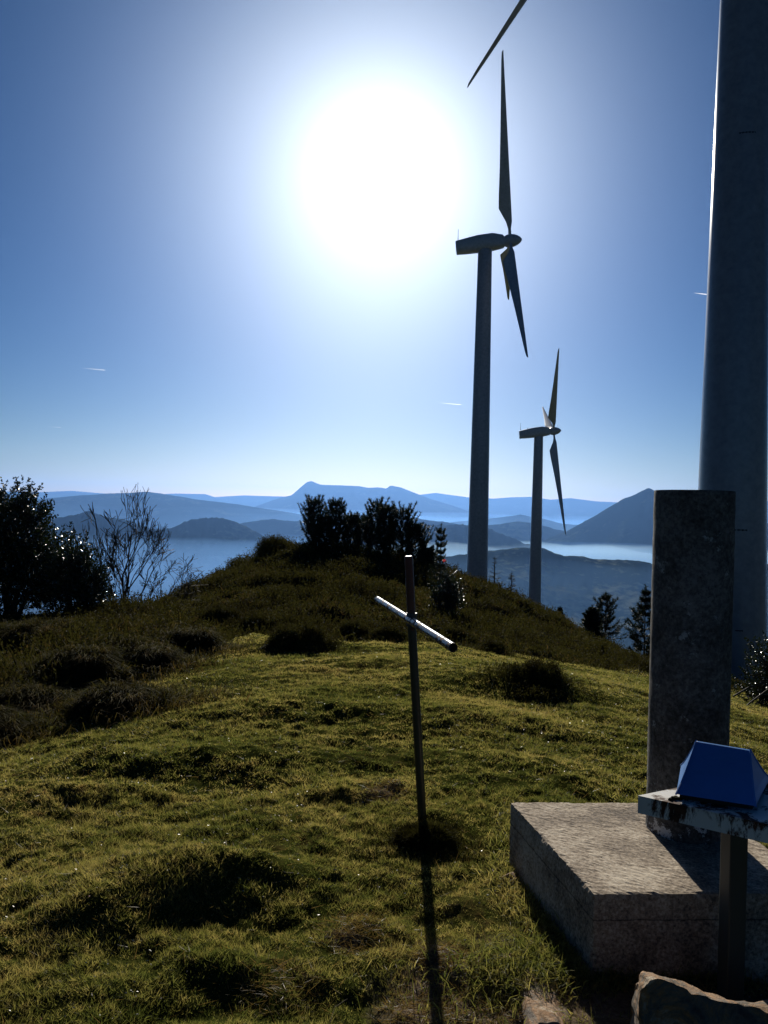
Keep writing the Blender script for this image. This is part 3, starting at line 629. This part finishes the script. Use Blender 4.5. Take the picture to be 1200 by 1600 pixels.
def pinet(px, topy, d, wd, label, seed, **k):
    g = gat(px, d); t = at(px, topy, d); g[2] -= .05
    return pine(g, t[2] - g[2] - .06, wd, label, seed, **k)
for (px, ty, d, wd, lb, sd) in [
        (491, 781, 27, .50, 'tall young pine at the left end of the pine clump', 11), (524, 782, 27.5, .45, 'second pine from the left in the clump, nearly as tall as the first', 12),
        (549, 806, 27, .40, 'short pine in the dip left of the middle of the clump', 13), (590, 786, 27.5, .50, 'pine with two spiky tops in the middle of the clump', 14),
        (604, 792, 26.5, .40, 'pine leaning against the right side of the middle one', 15), (630, 797, 27, .55, 'broad bushy pine right of the middle of the clump', 16),
        (650, 822, 26.5, .50, 'low spreading pine at the right end of the clump', 17), (670, 858, 26, .30, 'lowest pine, trailing off the right end of the clump', 18), (570, 812, 28, .5, 'pine standing at the back of the clump between the two tall groups', 19), (508, 812, 26.5, .5, 'bushy low pine filling the front left of the clump', 20)]:
    pinet(px, ty, d, wd, lb, sd, group=GP, dense=1.05, shape='round', needle=.10, up=1.0)
pinet(690, 822, 21, .42, 'thin ragged pine just right of the clump, left of the middle turbine tower', 31, dense=1.0, needle=.06)
pinet(950, 928, 26, 1.0, 'open star-shaped pine on the right slope', 32, dense=.75, needle=.12, up=.55, thick=1.6)
pinet(929, 948, 25, .55, 'dense dark pine just left of the star-shaped one', 33, dense=1.6, needle=.09, up=.2)
pinet(879, 948, 30, .22, 'tiny cone-shaped conifer high on the right slope', 34, dense=1.4, needle=.06, up=.3)
pinet(1012, 918, 24, 1.0, 'pine half hidden behind the left side of the concrete pillar', 35, dense=.8, needle=.12, up=.4, thick=1.6)
pinet(1225, 955, 30, .9, 'pine cut by the right edge of the photo beside the big tower', 36, dense=1.2, needle=.12, up=.4)

# ------------------------------------------------------------------ bare trees
def bare_tree(base, stems, label, seed, name='bare_tree', spread=.5, depth=5, r0=.03, group=None, twig=.45, upw=.25, fit=None):
    rg = np.random.default_rng(seed); root = empty(name, base, label, 'tree', group); tr = MB(); cr = MB()
    def grow(p, d, L, r, lev, mb):
        npt = 4; pts = [p]; dd = d.copy()
        for i in range(npt):
            dd = unit(dd + rg.normal(size=3) * .12 + np.array([0, 0, upw * .25])); pts.append(pts[-1] + dd * L / npt)
        rs = list(np.linspace(r, max(r * .68, .0062), npt + 1)); mb.tube(pts, rs, 5 if lev < 2 else 3, cap=False)
        if lev >= depth: return
        for k_ in range(3 if lev in (0, 1, 3) else 2):
            i = rg.integers(2, npt + 1) if k_ else npt
            nd = unit(dd + rg.normal(size=3) * spread + np.array([0, 0, upw])); grow(pts[i], nd, L * rg.uniform(.55, .85), max(rs[i] * .76, .0062), lev + 1, cr)
    for (dx, dy, dz, L, r) in stems: grow(np.array([rg.normal() * .04, rg.normal() * .04, -.1]), unit(np.array([dx, dy, dz], float)), L, r, 0, tr)
    if fit:          # stretch the grown crown to the height and reach the tree has
        al = np.array(tr.v + cr.v); d_ = base[1]; kz = (at(600, fit[0], d_)[2] - ROLL * 0 - base[2]) / np.percentile(al[:, 2], 99.8)
        lo, hi = np.percentile(al[:, 0], [.5, 99.5]); xl = at(fit[1], 850, d_)[0] - base[0]; xr = at(fit[2], 850, d_)[0] - base[0]
        for q_ in (tr, cr): q_.v = [(x * (xl / lo if x < 0 else xr / hi), y, z * kz if z > 0 else z) for x, y, z in q_.v]
    tr.build('trunk', M_bark, root); cr.build('crown', M_bark, root); return root
ta = gat(193, 15.5); bare_tree(ta, [(-.3, 0, 1, .85, .030), (-.08, .1, 1, 1.05, .036), (.12, 0, 1, .95, .032), (.42, -.1, 1, .75, .026), (-.6, 0, 1, .65, .024), (.2, .2, 1, .6, .026)], 'leafless many-stemmed tree beside the big holly bush', 5, spread=.40, twig=.5, upw=.22, depth=5, fit=(772, 128, 262))
tb = gat(236, 16.5); bare_tree(tb, [(.0, 0, 1, .95, .032), (.4, 0, .9, .85, .026), (.75, 0, .8, .7, .022), (-.3, .1, 1, .55, .022)], 'leafless tree right of the many-stemmed one, its crown spreading over the mound', 9, spread=.44, upw=.12, depth=5, fit=(808, 205, 314))
def larch(px, topy, d, label, seed):
    g = gat(px, d); t = at(px, topy, d); h = t[2] - g[2]; rg = np.random.default_rng(seed); root = empty('larch_tree', g, label, 'tree', 'bare larches on the slope'); tr = MB(); cr = MB()
    tr.tube([(0, 0, -.1), (0, 0, h * .5), (0, 0, h)], [.035, .025, .008], 5)
    for i in range(46):
        z = h * rg.uniform(.12, .97); L = .42 * (1 - z / h) * h * .55 + .08; a = rg.uniform(0, 6.28); dv = np.array([math.cos(a), math.sin(a), .15])
        p1 = np.array([0, 0, z]) + dv * L * .6; p2 = p1 + dv * L * .4 + np.array([0, 0, .12 * L]); cr.tube([(0, 0, z), p1, p2], [.010, .008, .005], 3, cap=False)
        for s_ in range(3):
            q = np.array([0, 0, z]) + dv * L * rg.uniform(.3, .9); cr.tube([q, q + unit(rg.normal(size=3)) * L * .3], [.006, .004], 3, cap=False)
    tr.build('trunk', M_bark, root); cr.build('crown', M_bark, root)
larch(775, 869, 34, 'taller of the two small leafless larches between the turbine towers', 1)
larch(802, 892, 34, 'shorter of the two small leafless larches, nearer the far turbine tower', 2)
# bramble at the right behind the pillar
br = gat(1215, 13.0)
leafy_bush('bramble_bush', br, [(.1, 0, .5, .5, .5, .6), (-.15, 0, .2, .4, .4, .3)], 5000, .04, .03, 'glossy bramble bush at the right edge below the big tower', seed=8, tipl=.3, trunk_r=.015)
mb = MB(); b0 = at(1145, 1098, 11.0)
for (a, b, c) in (((1146, 1088), (1170, 1074), (1215, 1062)), ((1148, 1122), (1172, 1098), (1210, 1070)), ((1160, 1100), (1185, 1150), (1210, 1175))):
    mb.tube([at(*a, 10.6) - b0, at(*b, 10.8) - b0, at(*c, 11.0) - b0], [.012, .012, .012], 5)
o = mb.build('bramble', M_bark); o.location = tuple(b0); tag(o, 'long arching bramble stems between the pillar and the right edge', 'bramble')

# ------------------------------------------------------------------ turbines
def turbine(base, hubz, axis_deg, rot_deg, tilt, r_base, r_top, over, label, seed=0, R=23.5, seams=()):
    ps, ti, th = rad(axis_deg), rad(tilt), rad(rot_deg)
    ax = np.array([math.cos(ps) * math.cos(ti), math.sin(ps) * math.cos(ti), math.sin(ti)]); hv = np.cross([0, 0, 1], ax); hv /= np.linalg.norm(hv); vv = np.cross(ax, hv)
    root = empty('wind_turbine', base, label, 'wind turbine', 'wind turbines along the ridge'); hub = np.array([0, 0, hubz - base[2]]) + ax * over
    ht = hub[2] - ax[2] * over - .9
    mb = MB(); zz = np.linspace(-2, ht, 24); mb.tube([(0, 0, z) for z in zz], [r_base + (r_top - r_base) * max(0, z) / ht for z in zz], 96); tw = mb.build('tower', M_tower, root, True)
    for (z, lo, hi) in seams:
        r = r_base + (r_top - r_base) * z / ht + .006; m2 = MB(); V = []; Fs = []; nn_ = 14
        for i in range(nn_ + 1):
            a = rad(lo + (hi - lo) * i / nn_); hh = .035 + .03 * math.sin(i * 2.3 + z); V += [(r * math.cos(a), r * math.sin(a), z - hh), (r * math.cos(a), r * math.sin(a), z + hh * .6), ((r + .01) * math.cos(a), (r + .01) * math.sin(a), z)]
        for i in range(nn_): Fs += [(i * 3, i * 3 + 3, i * 3 + 5, i * 3 + 2), (i * 3 + 2, i * 3 + 5, i * 3 + 4, i * 3 + 1)]
        m2.add(V, Fs); m2.build('stain', M_seam, tw)
    # nacelle: rounded box sections along the axis
    secs = [(over - .75, .60, .60, 0), (over - 1.0, .86, .86, .03), (over - 1.7, 1.0, 1.0, .07), (over - 2.4, 1.15, 1.12, .12), (over - 4.5, 1.2, 1.12, .05), (over - 6.4, 1.12, .98, -.08), (over - 7.6, 1.05, .86, -.15), (over - 7.65, .9, .7, -.15)]
    V = []; Fs = []; ns = 20
    for (s_, wy, wz, dz) in secs:
        for k_ in range(ns):
            a = 2 * math.pi * k_ / ns; cx, cz = math.cos(a), math.sin(a); e = .55
            V.append(hub + ax * (s_ - over) + hv * wy * math.copysign(abs(cx) ** e, cx) + vv * (wz * math.copysign(abs(cz) ** e, cz) + dz))
    for i in range(len(secs) - 1):
        for k_ in range(ns): k3 = (k_ + 1) % ns; Fs.append((i * ns + k_, (i + 1) * ns + k_, (i + 1) * ns + k3, i * ns + k3))
    Fs.append(tuple(range(ns))); Fs.append(tuple((len(secs) - 1) * ns + k_ for k_ in range(ns))[::-1])
    mb = MB(); mb.add(V, Fs); nac = mb.build('nacelle', M_blade, root, True)
    mb = MB(); pm = hub + ax * (-7.3) + vv * .6; mb.tube([pm, pm + np.array([0, 0, 1.9])], [.05, .03], 5); mb.build('mast', M_seam, nac); mb = MB(); mb.tube([pm + ax * 1.6, pm + ax * 1.6 + np.array([0, 0, .6])], [.12, .08], 6); mb.build('antenna', M_seam, nac)
    prof = [(-.9, .62), (-.5, .85), (0, .92), (.5, .86), (1.0, .68), (1.4, .42), (1.62, .15), (1.66, .01)]
    mb = MB(); mb.tube([hub + ax * a for a, r in prof], [r for a, r in prof], 24); mb.build('spinner', M_blade, root, True)
    for b in range(3):
        t_ = th + b * 2 * math.pi / 3; dr = math.cos(t_) * vv + math.sin(t_) * hv; cross = np.cross(ax, dr)
        st = [(.0, .45, .45), (.05, .42, .42), (.09, .85, .40), (.17, 1.75, .34), (.25, 1.62, .28), (.4, 1.28, .22), (.6, .92, .15), (.8, .58, .10), (.95, .34, .06), (.99, .22, .04), (1.0, .08, .02)]
        V = []; Fs = []; na_ = 14
        for (f_, ch, tk) in st:
            for k_ in range(na_):
                a = 2 * math.pi * k_ / na_; cc = math.cos(a); taper = (.35 + .65 * (cc + 1) / 2) if f_ > .06 else 1
                V.append(hub + dr * (.5 + f_ * (R - .5)) + ax * (.40 - (ch / 2 if f_ > .06 else .4) + cc * ch / 2) + cross * math.sin(a) * tk / 2 * taper * (1.6 if f_ <= .06 else 1))
        for i in range(len(st) - 1):
            for k_ in range(na_): k3 = (k_ + 1) % na_; Fs.append((i * na_ + k_, i * na_ + k3, (i + 1) * na_ + k3, (i + 1) * na_ + k_))
        Fs.append(tuple((len(st) - 1) * na_ + k_ for k_ in range(na_)))
        mb = MB(); mb.add(V, Fs); mb.build('blade', M_blade, root, True)
    return root
def from_hub(hx, hy, D, psi, tilt, over):
    H = at(hx, hy, D); ps, ti = rad(psi), rad(tilt); a = np.array([math.cos(ps) * math.cos(ti), math.sin(ps) * math.cos(ti), math.sin(ti)]); return H, H - a * over
H2, c2 = from_hub(797, 380, 112.7, -7.2, 5.6, 3.5)
turbine((c2[0], c2[1], -12.5), H2[2] , -7.2, -24.6, 5.6, 1.55, .98, 3.5, 'middle wind turbine, its rotor just right of the sun')
H3, c3 = from_hub(865, 676, 178.7, -5.9, 6.1, 3.3)
turbine((c3[0], c3[1], -27), H3[2], -5.9, 69.2, 6.1, 1.5, 1.0, 3.3, 'smallest and farthest wind turbine, seen whole above the blue hills')
b1 = at(1136, 1078, 36.7)
turbine((b1[0], b1[1], b1[2] - .25), 44.2, 60, 137, 4, 1.64, .72, 3.2, 'nearest wind turbine, a huge tower behind the concrete pillar',
        seams=[(at(1160, py_, 35.2)[2] - b1[2] + .25, lo_, hi_) for py_, lo_, hi_ in ((200, -118, -84), (828, -122, -88), (862, -125, -108), (985, -104, -92))])

# ------------------------------------------------------------------ concrete block and survey pillar
e1 = BLK[1] - BLK[0]; L1 = np.linalg.norm(e1); e1 = e1 / L1; e2 = np.array([e1[1], -e1[0], 0]); e2 = e2 * .985 + e1 * -.12; e2 /= np.linalg.norm(e2)
def rough_box(O, a, b, c, na_, nb_, nc, amp, seed):
    """box with gridded faces; jitter on shared vertices"""
    vid = {}; V = []; Fs = []
    def vtx(i, j, k_):
        key = (i, j, k_)
        if key not in vid:
            p = O + a * i / na_ + b * j / nb_ + c * k_ / nc
            ed = (i in (0, na_)) + (j in (0, nb_)) + (k_ == nc)
            if ed >= 2:
                ctr = O + a * .5 + b * .5 + c * .5; h = abs(float(vnoise(np.array([(i + j) * .35 + k_ * .5]), np.array([seed * 1.0 + j * .2]), seed)[0])); h2 = max(0, h - .22) * 3
                p = p + (ctr - p) / np.linalg.norm(ctr - p) * (amp * .8 + amp * 2.5 * h2)
            p = p + (rng.random(3) - .5) * amp * .8; vid[key] = len(V); V.append(p)
        return vid[key]
    for i in range(na_):
        for j in range(nb_): Fs.append((vtx(i, j, nc), vtx(i, j + 1, nc), vtx(i + 1, j + 1, nc), vtx(i + 1, j, nc))[::-1])
    for i in range(na_):
        for k_ in range(nc):
            Fs.append((vtx(i, 0, k_), vtx(i, 0, k_ + 1), vtx(i + 1, 0, k_ + 1), vtx(i + 1, 0, k_))[::-1]); Fs.append((vtx(i, nb_, k_), vtx(i + 1, nb_, k_), vtx(i + 1, nb_, k_ + 1), vtx(i, nb_, k_ + 1))[::-1])
    for j in range(nb_):
        for k_ in range(nc):
            Fs.append((vtx(0, j, k_), vtx(0, j + 1, k_), vtx(0, j + 1, k_ + 1), vtx(0, j, k_ + 1))[::-1]); Fs.append((vtx(na_, j, k_), vtx(na_, j, k_ + 1), vtx(na_, j + 1, k_ + 1), vtx(na_, j + 1, k_))[::-1])
    return np.array(V), Fs
pc = onz(1081, 1316, .27); pcx, pcy = pc[0] * 1.0215, pc[1] + .13
rootp = empty('survey_pillar', (pcx, pcy, 0), 'round weathered concrete survey pillar on a square concrete block', 'survey pillar')
O = BLK[0].copy(); O[2] = -.45
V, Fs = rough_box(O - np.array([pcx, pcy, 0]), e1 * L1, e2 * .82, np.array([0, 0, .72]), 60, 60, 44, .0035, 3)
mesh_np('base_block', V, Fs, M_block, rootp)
ztop = at(1081, 767, pcy)[2]; rp = .150
V = []; Fs = []; nn_ = 110; rows = 130
for i in range(rows + 1):
    z = .266 + (ztop - .266) * i / rows
    for k_ in range(nn_):
        a = 2 * math.pi * k_ / nn_; r = rp * (1.0 if i < rows else .985) + .0018 * float(vnoise(np.array([k_ * .33]), np.array([i * .3]), 9)[0]) - (.006 * max(0, float(vnoise(np.array([k_ * .2]), np.array([7.]), 2)[0])) if i > rows - 3 else 0)
        V.append((r * math.cos(a), r * math.sin(a), z))
for i in range(rows):
    for k_ in range(nn_): k3 = (k_ + 1) % nn_; Fs.append((i * nn_ + k_, i * nn_ + k3, (i + 1) * nn_ + k3, (i + 1) * nn_ + k_))
Fs.append(tuple(rows * nn_ + k_ for k_ in range(nn_)))
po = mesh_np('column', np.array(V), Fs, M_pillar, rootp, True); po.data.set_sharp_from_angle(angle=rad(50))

# ------------------------------------------------------------------ metal cross
pb_ = onz(660, 1285, 0); Dp = pb_[1]; pt_ = at(638.5, 870, Dp)
rc = empty('metal_cross', (pb_[0], pb_[1], 0), 'thin leaning pipe cross standing in the turf, red above its crossbar', 'cross')
loc = lambda p: np.asarray(p) - np.array([pb_[0], pb_[1], 0])
mid = at(643, 968, Dp); mid2 = mid + (pt_ - mid) * .0
mb = MB(); dn = pb_ + (pb_ - pt_) * .2; mb.tube([loc(dn), loc(pb_), loc(mid)], [.021, .021, .0205], 20); mb.build('post', M_darkgreen, rc, True)
mb = MB(); mb.tube([loc(mid), loc(pt_), loc(pt_) + (pt_ - mid) / np.linalg.norm(pt_ - mid) * .004], [.0205, .0205, .016], 20); mb.build('post_top', M_redpaint, rc, True)
p1 = onz(708, 1012, mid[2]); p2 = onz(590, 937, mid[2]); off = np.array([.0, .0, .0]); dirb = (p2 - p1) / np.linalg.norm(p2 - p1)
def hollow(p, q, R, r, n):
    d = (q - p) / np.linalg.norm(q - p); a = np.cross(d, [0, 0, 1.]); a /= np.linalg.norm(a); b = np.cross(a, d); V = []; Fs = []
    prof = [(p + d * .05, r), (p, r), (p, R), (q, R), (q, r), (q - d * .05, r)]
    for (c_, rr) in prof:
        for k_ in range(n): an = 2 * math.pi * k_ / n; V.append(c_ + rr * (math.cos(an) * a + math.sin(an) * b))
    for i in range(len(prof) - 1):
        for k_ in range(n): k3 = (k_ + 1) % n; Fs.append((i * n + k_, i * n + k3, (i + 1) * n + k3, (i + 1) * n + k_))
    Fs.append(tuple(range(n))[::-1]); Fs.append(tuple(5 * n + k_ for k_ in range(n)))
    return V, Fs
mb = MB(); mb.add(*hollow(loc(p1), loc(p2), .0185, .015, 28)); cb = mb.build('crossbar', M_silver, rc, True)
mb = MB(); mb.tube([loc(mid) - np.array([0, 0, .03]), loc(mid) + np.array([0, 0, .032])], [.0255, .0255], 20); mb.build('weld_collar', M_silver, rc, True)

# ------------------------------------------------------------------ metal tray on a post with the blue summit mailbox
zt_ = .70; cL = onz(997, 1243, zt_); cB = onz(1056, 1231, zt_); cR = onz(1200, 1288, zt_)
vf = (cR - cL); vf /= np.linalg.norm(vf); vb = (cB - cL); vb /= np.linalg.norm(vb)
q = [cL, cL + vf * .52, cL + vf * .52 + vb * .42 + np.array([-vf[1], vf[0], 0]) * .04, cL + vb * .50]
ctr = sum(q) / 4
pf = at(1141, 1556, 2.46)
rs = empty('steel_table', (pf[0], pf[1], 0), 'rusty white painted steel tray on a single dark post', 'stand')
l2 = lambda p: np.asarray(p) - np.array([pf[0], pf[1], 0])
def slab(poly, z0, z1):
    n_ = len(poly); V = [(p[0], p[1], z0) for p in poly] + [(p[0], p[1], z1) for p in poly]
    Fs = [tuple(range(n_))[::-1], tuple(range(n_, 2 * n_))] + [(i, (i + 1) % n_, n_ + (i + 1) % n_, n_ + i) for i in range(n_)]
    return V, Fs
def inset(poly, t_):
    c = sum(poly) / len(poly); return [p + (c - p) / np.linalg.norm(c - p) * t_ for p in poly]
ql = [l2(p) for p in q]
mb = MB(); mb.add(*slab(ql, zt_ - .004, zt_)); mb.build('tray_top', M_tray, rs)
qi = inset(ql, .006); mb = MB(); n_ = 4
for i in range(4):
    a, b = ql[i], ql[(i + 1) % 4]; ai, bi = qi[i], qi[(i + 1) % 4]; mb.add(*slab([a, b, bi, ai], zt_ - .050, zt_ - .0045))
mb.build('tray_rim', M_tray, rs)
pw = .029; pxv = unit(np.array([vf[0], vf[1], 0.]))
th_ = rad(8); ca, sa = math.cos(th_), math.sin(th_)
sq = [np.array([pw * (ca * i - sa * j), pw * (sa * i + ca * j), 0]) for i, j in ((-1, -1), (1, -1), (1, 1), (-1, 1))]
mb = MB(); mb.add(*slab(sq, -.25, zt_ - .006)); mb.build('post', M_post, rs, bevel=.004)
# mailbox
zb = zt_ + .016; FL = onz(1056, 1241, zb); FR = onz(1181, 1260, zb); ef = FR - FL; wv_ = np.linalg.norm(ef); ef /= wv_; eb = np.array([-ef[1], ef[0], 0]); dep = .28
BR = FR + eb * dep + ef * .05; BL = FL + eb * dep
m0 = (FL + BL) / 2; RL = at(1088, 1158, m0[1] + .01); zr = RL[2]; RR = onz(1172, 1172, zr)
ctrm = (FL + FR + BL + BR) / 4
rm = empty('summit_mailbox', (ctrm[0], ctrm[1], zt_ + .001), 'blue steel hip-roof shaped mailbox on the rusty tray', 'mailbox')
l3 = lambda p: np.asarray(p) - np.array([ctrm[0], ctrm[1], zt_ + .001])
rd = eb * .006
fl = (FL + FR) / 2 + np.array([0, 0, 0])
def bent(a, b, n_, d_): return [a + (b - a) * t_ + d_ * math.sin(math.pi * t_) for t_ in np.linspace(0, 1, n_)]
# faces flare a little outward at the foot: three rings
V = []; Fs = []
cs = [FL, FR, BR, BL]; tp = [RL - rd, RR - rd, RR + rd, RL + rd]
for t_ in (0, .18, .4, .7, 1.0):
    s_ = t_ ** .82
    for a, b in zip(cs, tp): V.append(l3(a + (b - a) * np.array([s_, s_, t_])))
for i in range(4):
    for k_ in range(4): k3 = (k_ + 1) % 4; Fs.append((i * 4 + k_, i * 4 + k3, (i + 1) * 4 + k3, (i + 1) * 4 + k_))
Fs.append((0, 3, 2, 1)); Fs.append((16, 17, 18, 19))
mb = MB(); mb.add(V, Fs); mb.build('body', M_blue, rm, bevel=.0025)
for i in range(4):
    mb = MB(); mb.tube([np.array(V[k_ * 4 + i]) for k_ in range(5)], [.0028] * 5, 6); mb.build('seam', M_blue, rm)
bp = inset([l3(p) for p in cs], .015); mb = MB(); mb.add(*slab(bp, .001, .013)); mb.build('foot_gasket', M_black, rm)
# crusts of dirt and a bolt beside the mailbox
mb = MB(); bo = onz(1058, 1248, zt_)
for i in range(9):
    p = l3(bo) + np.array([rng.normal() * .012, rng.normal() * .006, .001]); r = .004 + .003 * rng.random(); mb.tube([p, p + np.array([0, 0, r])], [r * 1.5, r * .7], 7)
o = mb.build('moss_lumps', M_heath, None); o.location = rm.location; tag(o, 'small crumbs of dirt and moss on the tray beside the blue mailbox', 'dirt')

# ------------------------------------------------------------------ rocks
def rock(pxs, label, thick, depth_d, zb_, seed, name='rock', amp=.02, lean=.05):
    """irregular stone from its outline at its own distance, given real thickness"""
    top = [at(x, y, depth_d) for x, y in pxs]; V = []; Fs = []; m_ = len(top); rows = 9; c0 = np.array([np.mean([p[0] for p in top]), depth_d + thick / 2, zb_])
    # dense resample
    T = np.array(top); s = np.linspace(0, m_ - 1, 60); T = np.stack([np.interp(s, range(m_), T[:, i]) for i in range(3)], 1); m_ = len(T)
    rg = np.random.default_rng(seed); prof = []
    nf, nt_ = 14, 16
    for i in range(nf): prof.append(('f', i / nf))
    for i in range(nt_ + 1): prof.append(('t', i / nt_))
    for i in range(1, 6): prof.append(('b', i / 5))
    for kind, t_ in prof:
        for j in range(m_):
            x, y, z = T[j]; hgt = z - zb_
            if kind == 'f': p = np.array([x, y - lean * (1 - t_), zb_ + hgt * t_])
            elif kind == 't': p = np.array([x + .02 * t_, y + thick * t_, z - .12 * hgt * t_ ** 1.5])
            else: p = np.array([x + .02, y + thick + .03 * t_, zb_ + hgt * .88 * (1 - t_)])
            V.append(p)
    V = np.array(V)
    nz = fbm(V[:, 0] * 9 + V[:, 2] * 7, V[:, 1] * 9 - V[:, 2] * 5, seed, 4); fx = fbm(V[:, 0] * 30, V[:, 2] * 30 + V[:, 1] * 20, seed + 4, 2)
    V[:, 1] += amp * 1.6 * nz; V[:, 2] += amp * .25 * fx + amp * .3 * nz; V[:, 0] += amp * .4 * fx
    rows = len(prof); idx = np.arange(rows * m_).reshape(rows, m_)
    Fs = np.stack([idx[:-1, :-1], idx[:-1, 1:], idx[1:, 1:], idx[1:, :-1]], -1).reshape(-1, 4)
    ends = [tuple(idx[:, 0]), tuple(idx[:, -1])[::-1]]
    o = mesh_np(name, V - c0, [tuple(f) for f in Fs] + ends, M_rock, loc=c0); return tag(o, label, 'rock', 'stones in front of the concrete block')
rock([(998, 1660), (1000, 1590), (1004, 1548), (1014, 1534), (1034, 1534), (1058, 1542), (1080, 1552), (1098, 1556), (1112, 1565), (1155, 1575), (1200, 1587), (1260, 1605), (1330, 1650)], 'large angular brown stone at the foot of the steel post', .12, 2.12, -.12, 3, amp=.036)
rock([(806, 1660), (814, 1618), (828, 1594), (845, 1592), (870, 1598), (892, 1612), (915, 1632), (935, 1670)], 'sloping sandstone ledge with a lit top, left of the large brown stone', .26, 2.30, -.12, 5, amp=.03, lean=.16)
rock([(756, 1530), (764, 1503), (776, 1496), (792, 1494), (803, 1500), (812, 1530)], 'small smooth stone between the ledge and the shadow of the cross', .05, 2.62, -.1, 7, amp=.01)
rock([(776, 1385), (784, 1372), (797, 1366), (808, 1374), (820, 1390)], 'small flat stone leaning on the far left corner of the concrete block', .05, 3.22, -.1, 8, amp=.01)

# ------------------------------------------------------------------ contrails high above
def trail_mat(): return vol_mat('contrail_ice', (1, 1, 1), .004, .7)
M_trail = trail_mat()
for (a, b, r, lb) in (((128, 575), (165, 578.5), 1.0, 'short white contrail in the sky at the left'), ((684, 629), (721, 632.5), .8, 'faint contrail left of the middle turbine tower'),
                  ((1084, 457.5), (1112, 461), 1.2, 'bright contrail touching the left edge of the nearest tower'), ((72, 666.5), (96, 668), .5, 'faintest contrail, low over the big holly bush')):
    D = 62000.0; pa_, pb2 = at(*a, D), at(*b, D + 3000); rr2 = r * D / F * .8; mb = MB(); ts = np.linspace(0, 1, 12)
    mb.tube([pa_ + (pb2 - pa_) * t_ - pa_ for t_ in ts], [rr2 * (.15 + .85 * t_ ** .7) * (1 if t_ < .97 else .5) for t_ in ts], 8); o = mb.build('contrail', M_trail, None, True); o.location = tuple(pa_); tag(o, lb, 'contrail', 'contrails in the sky')
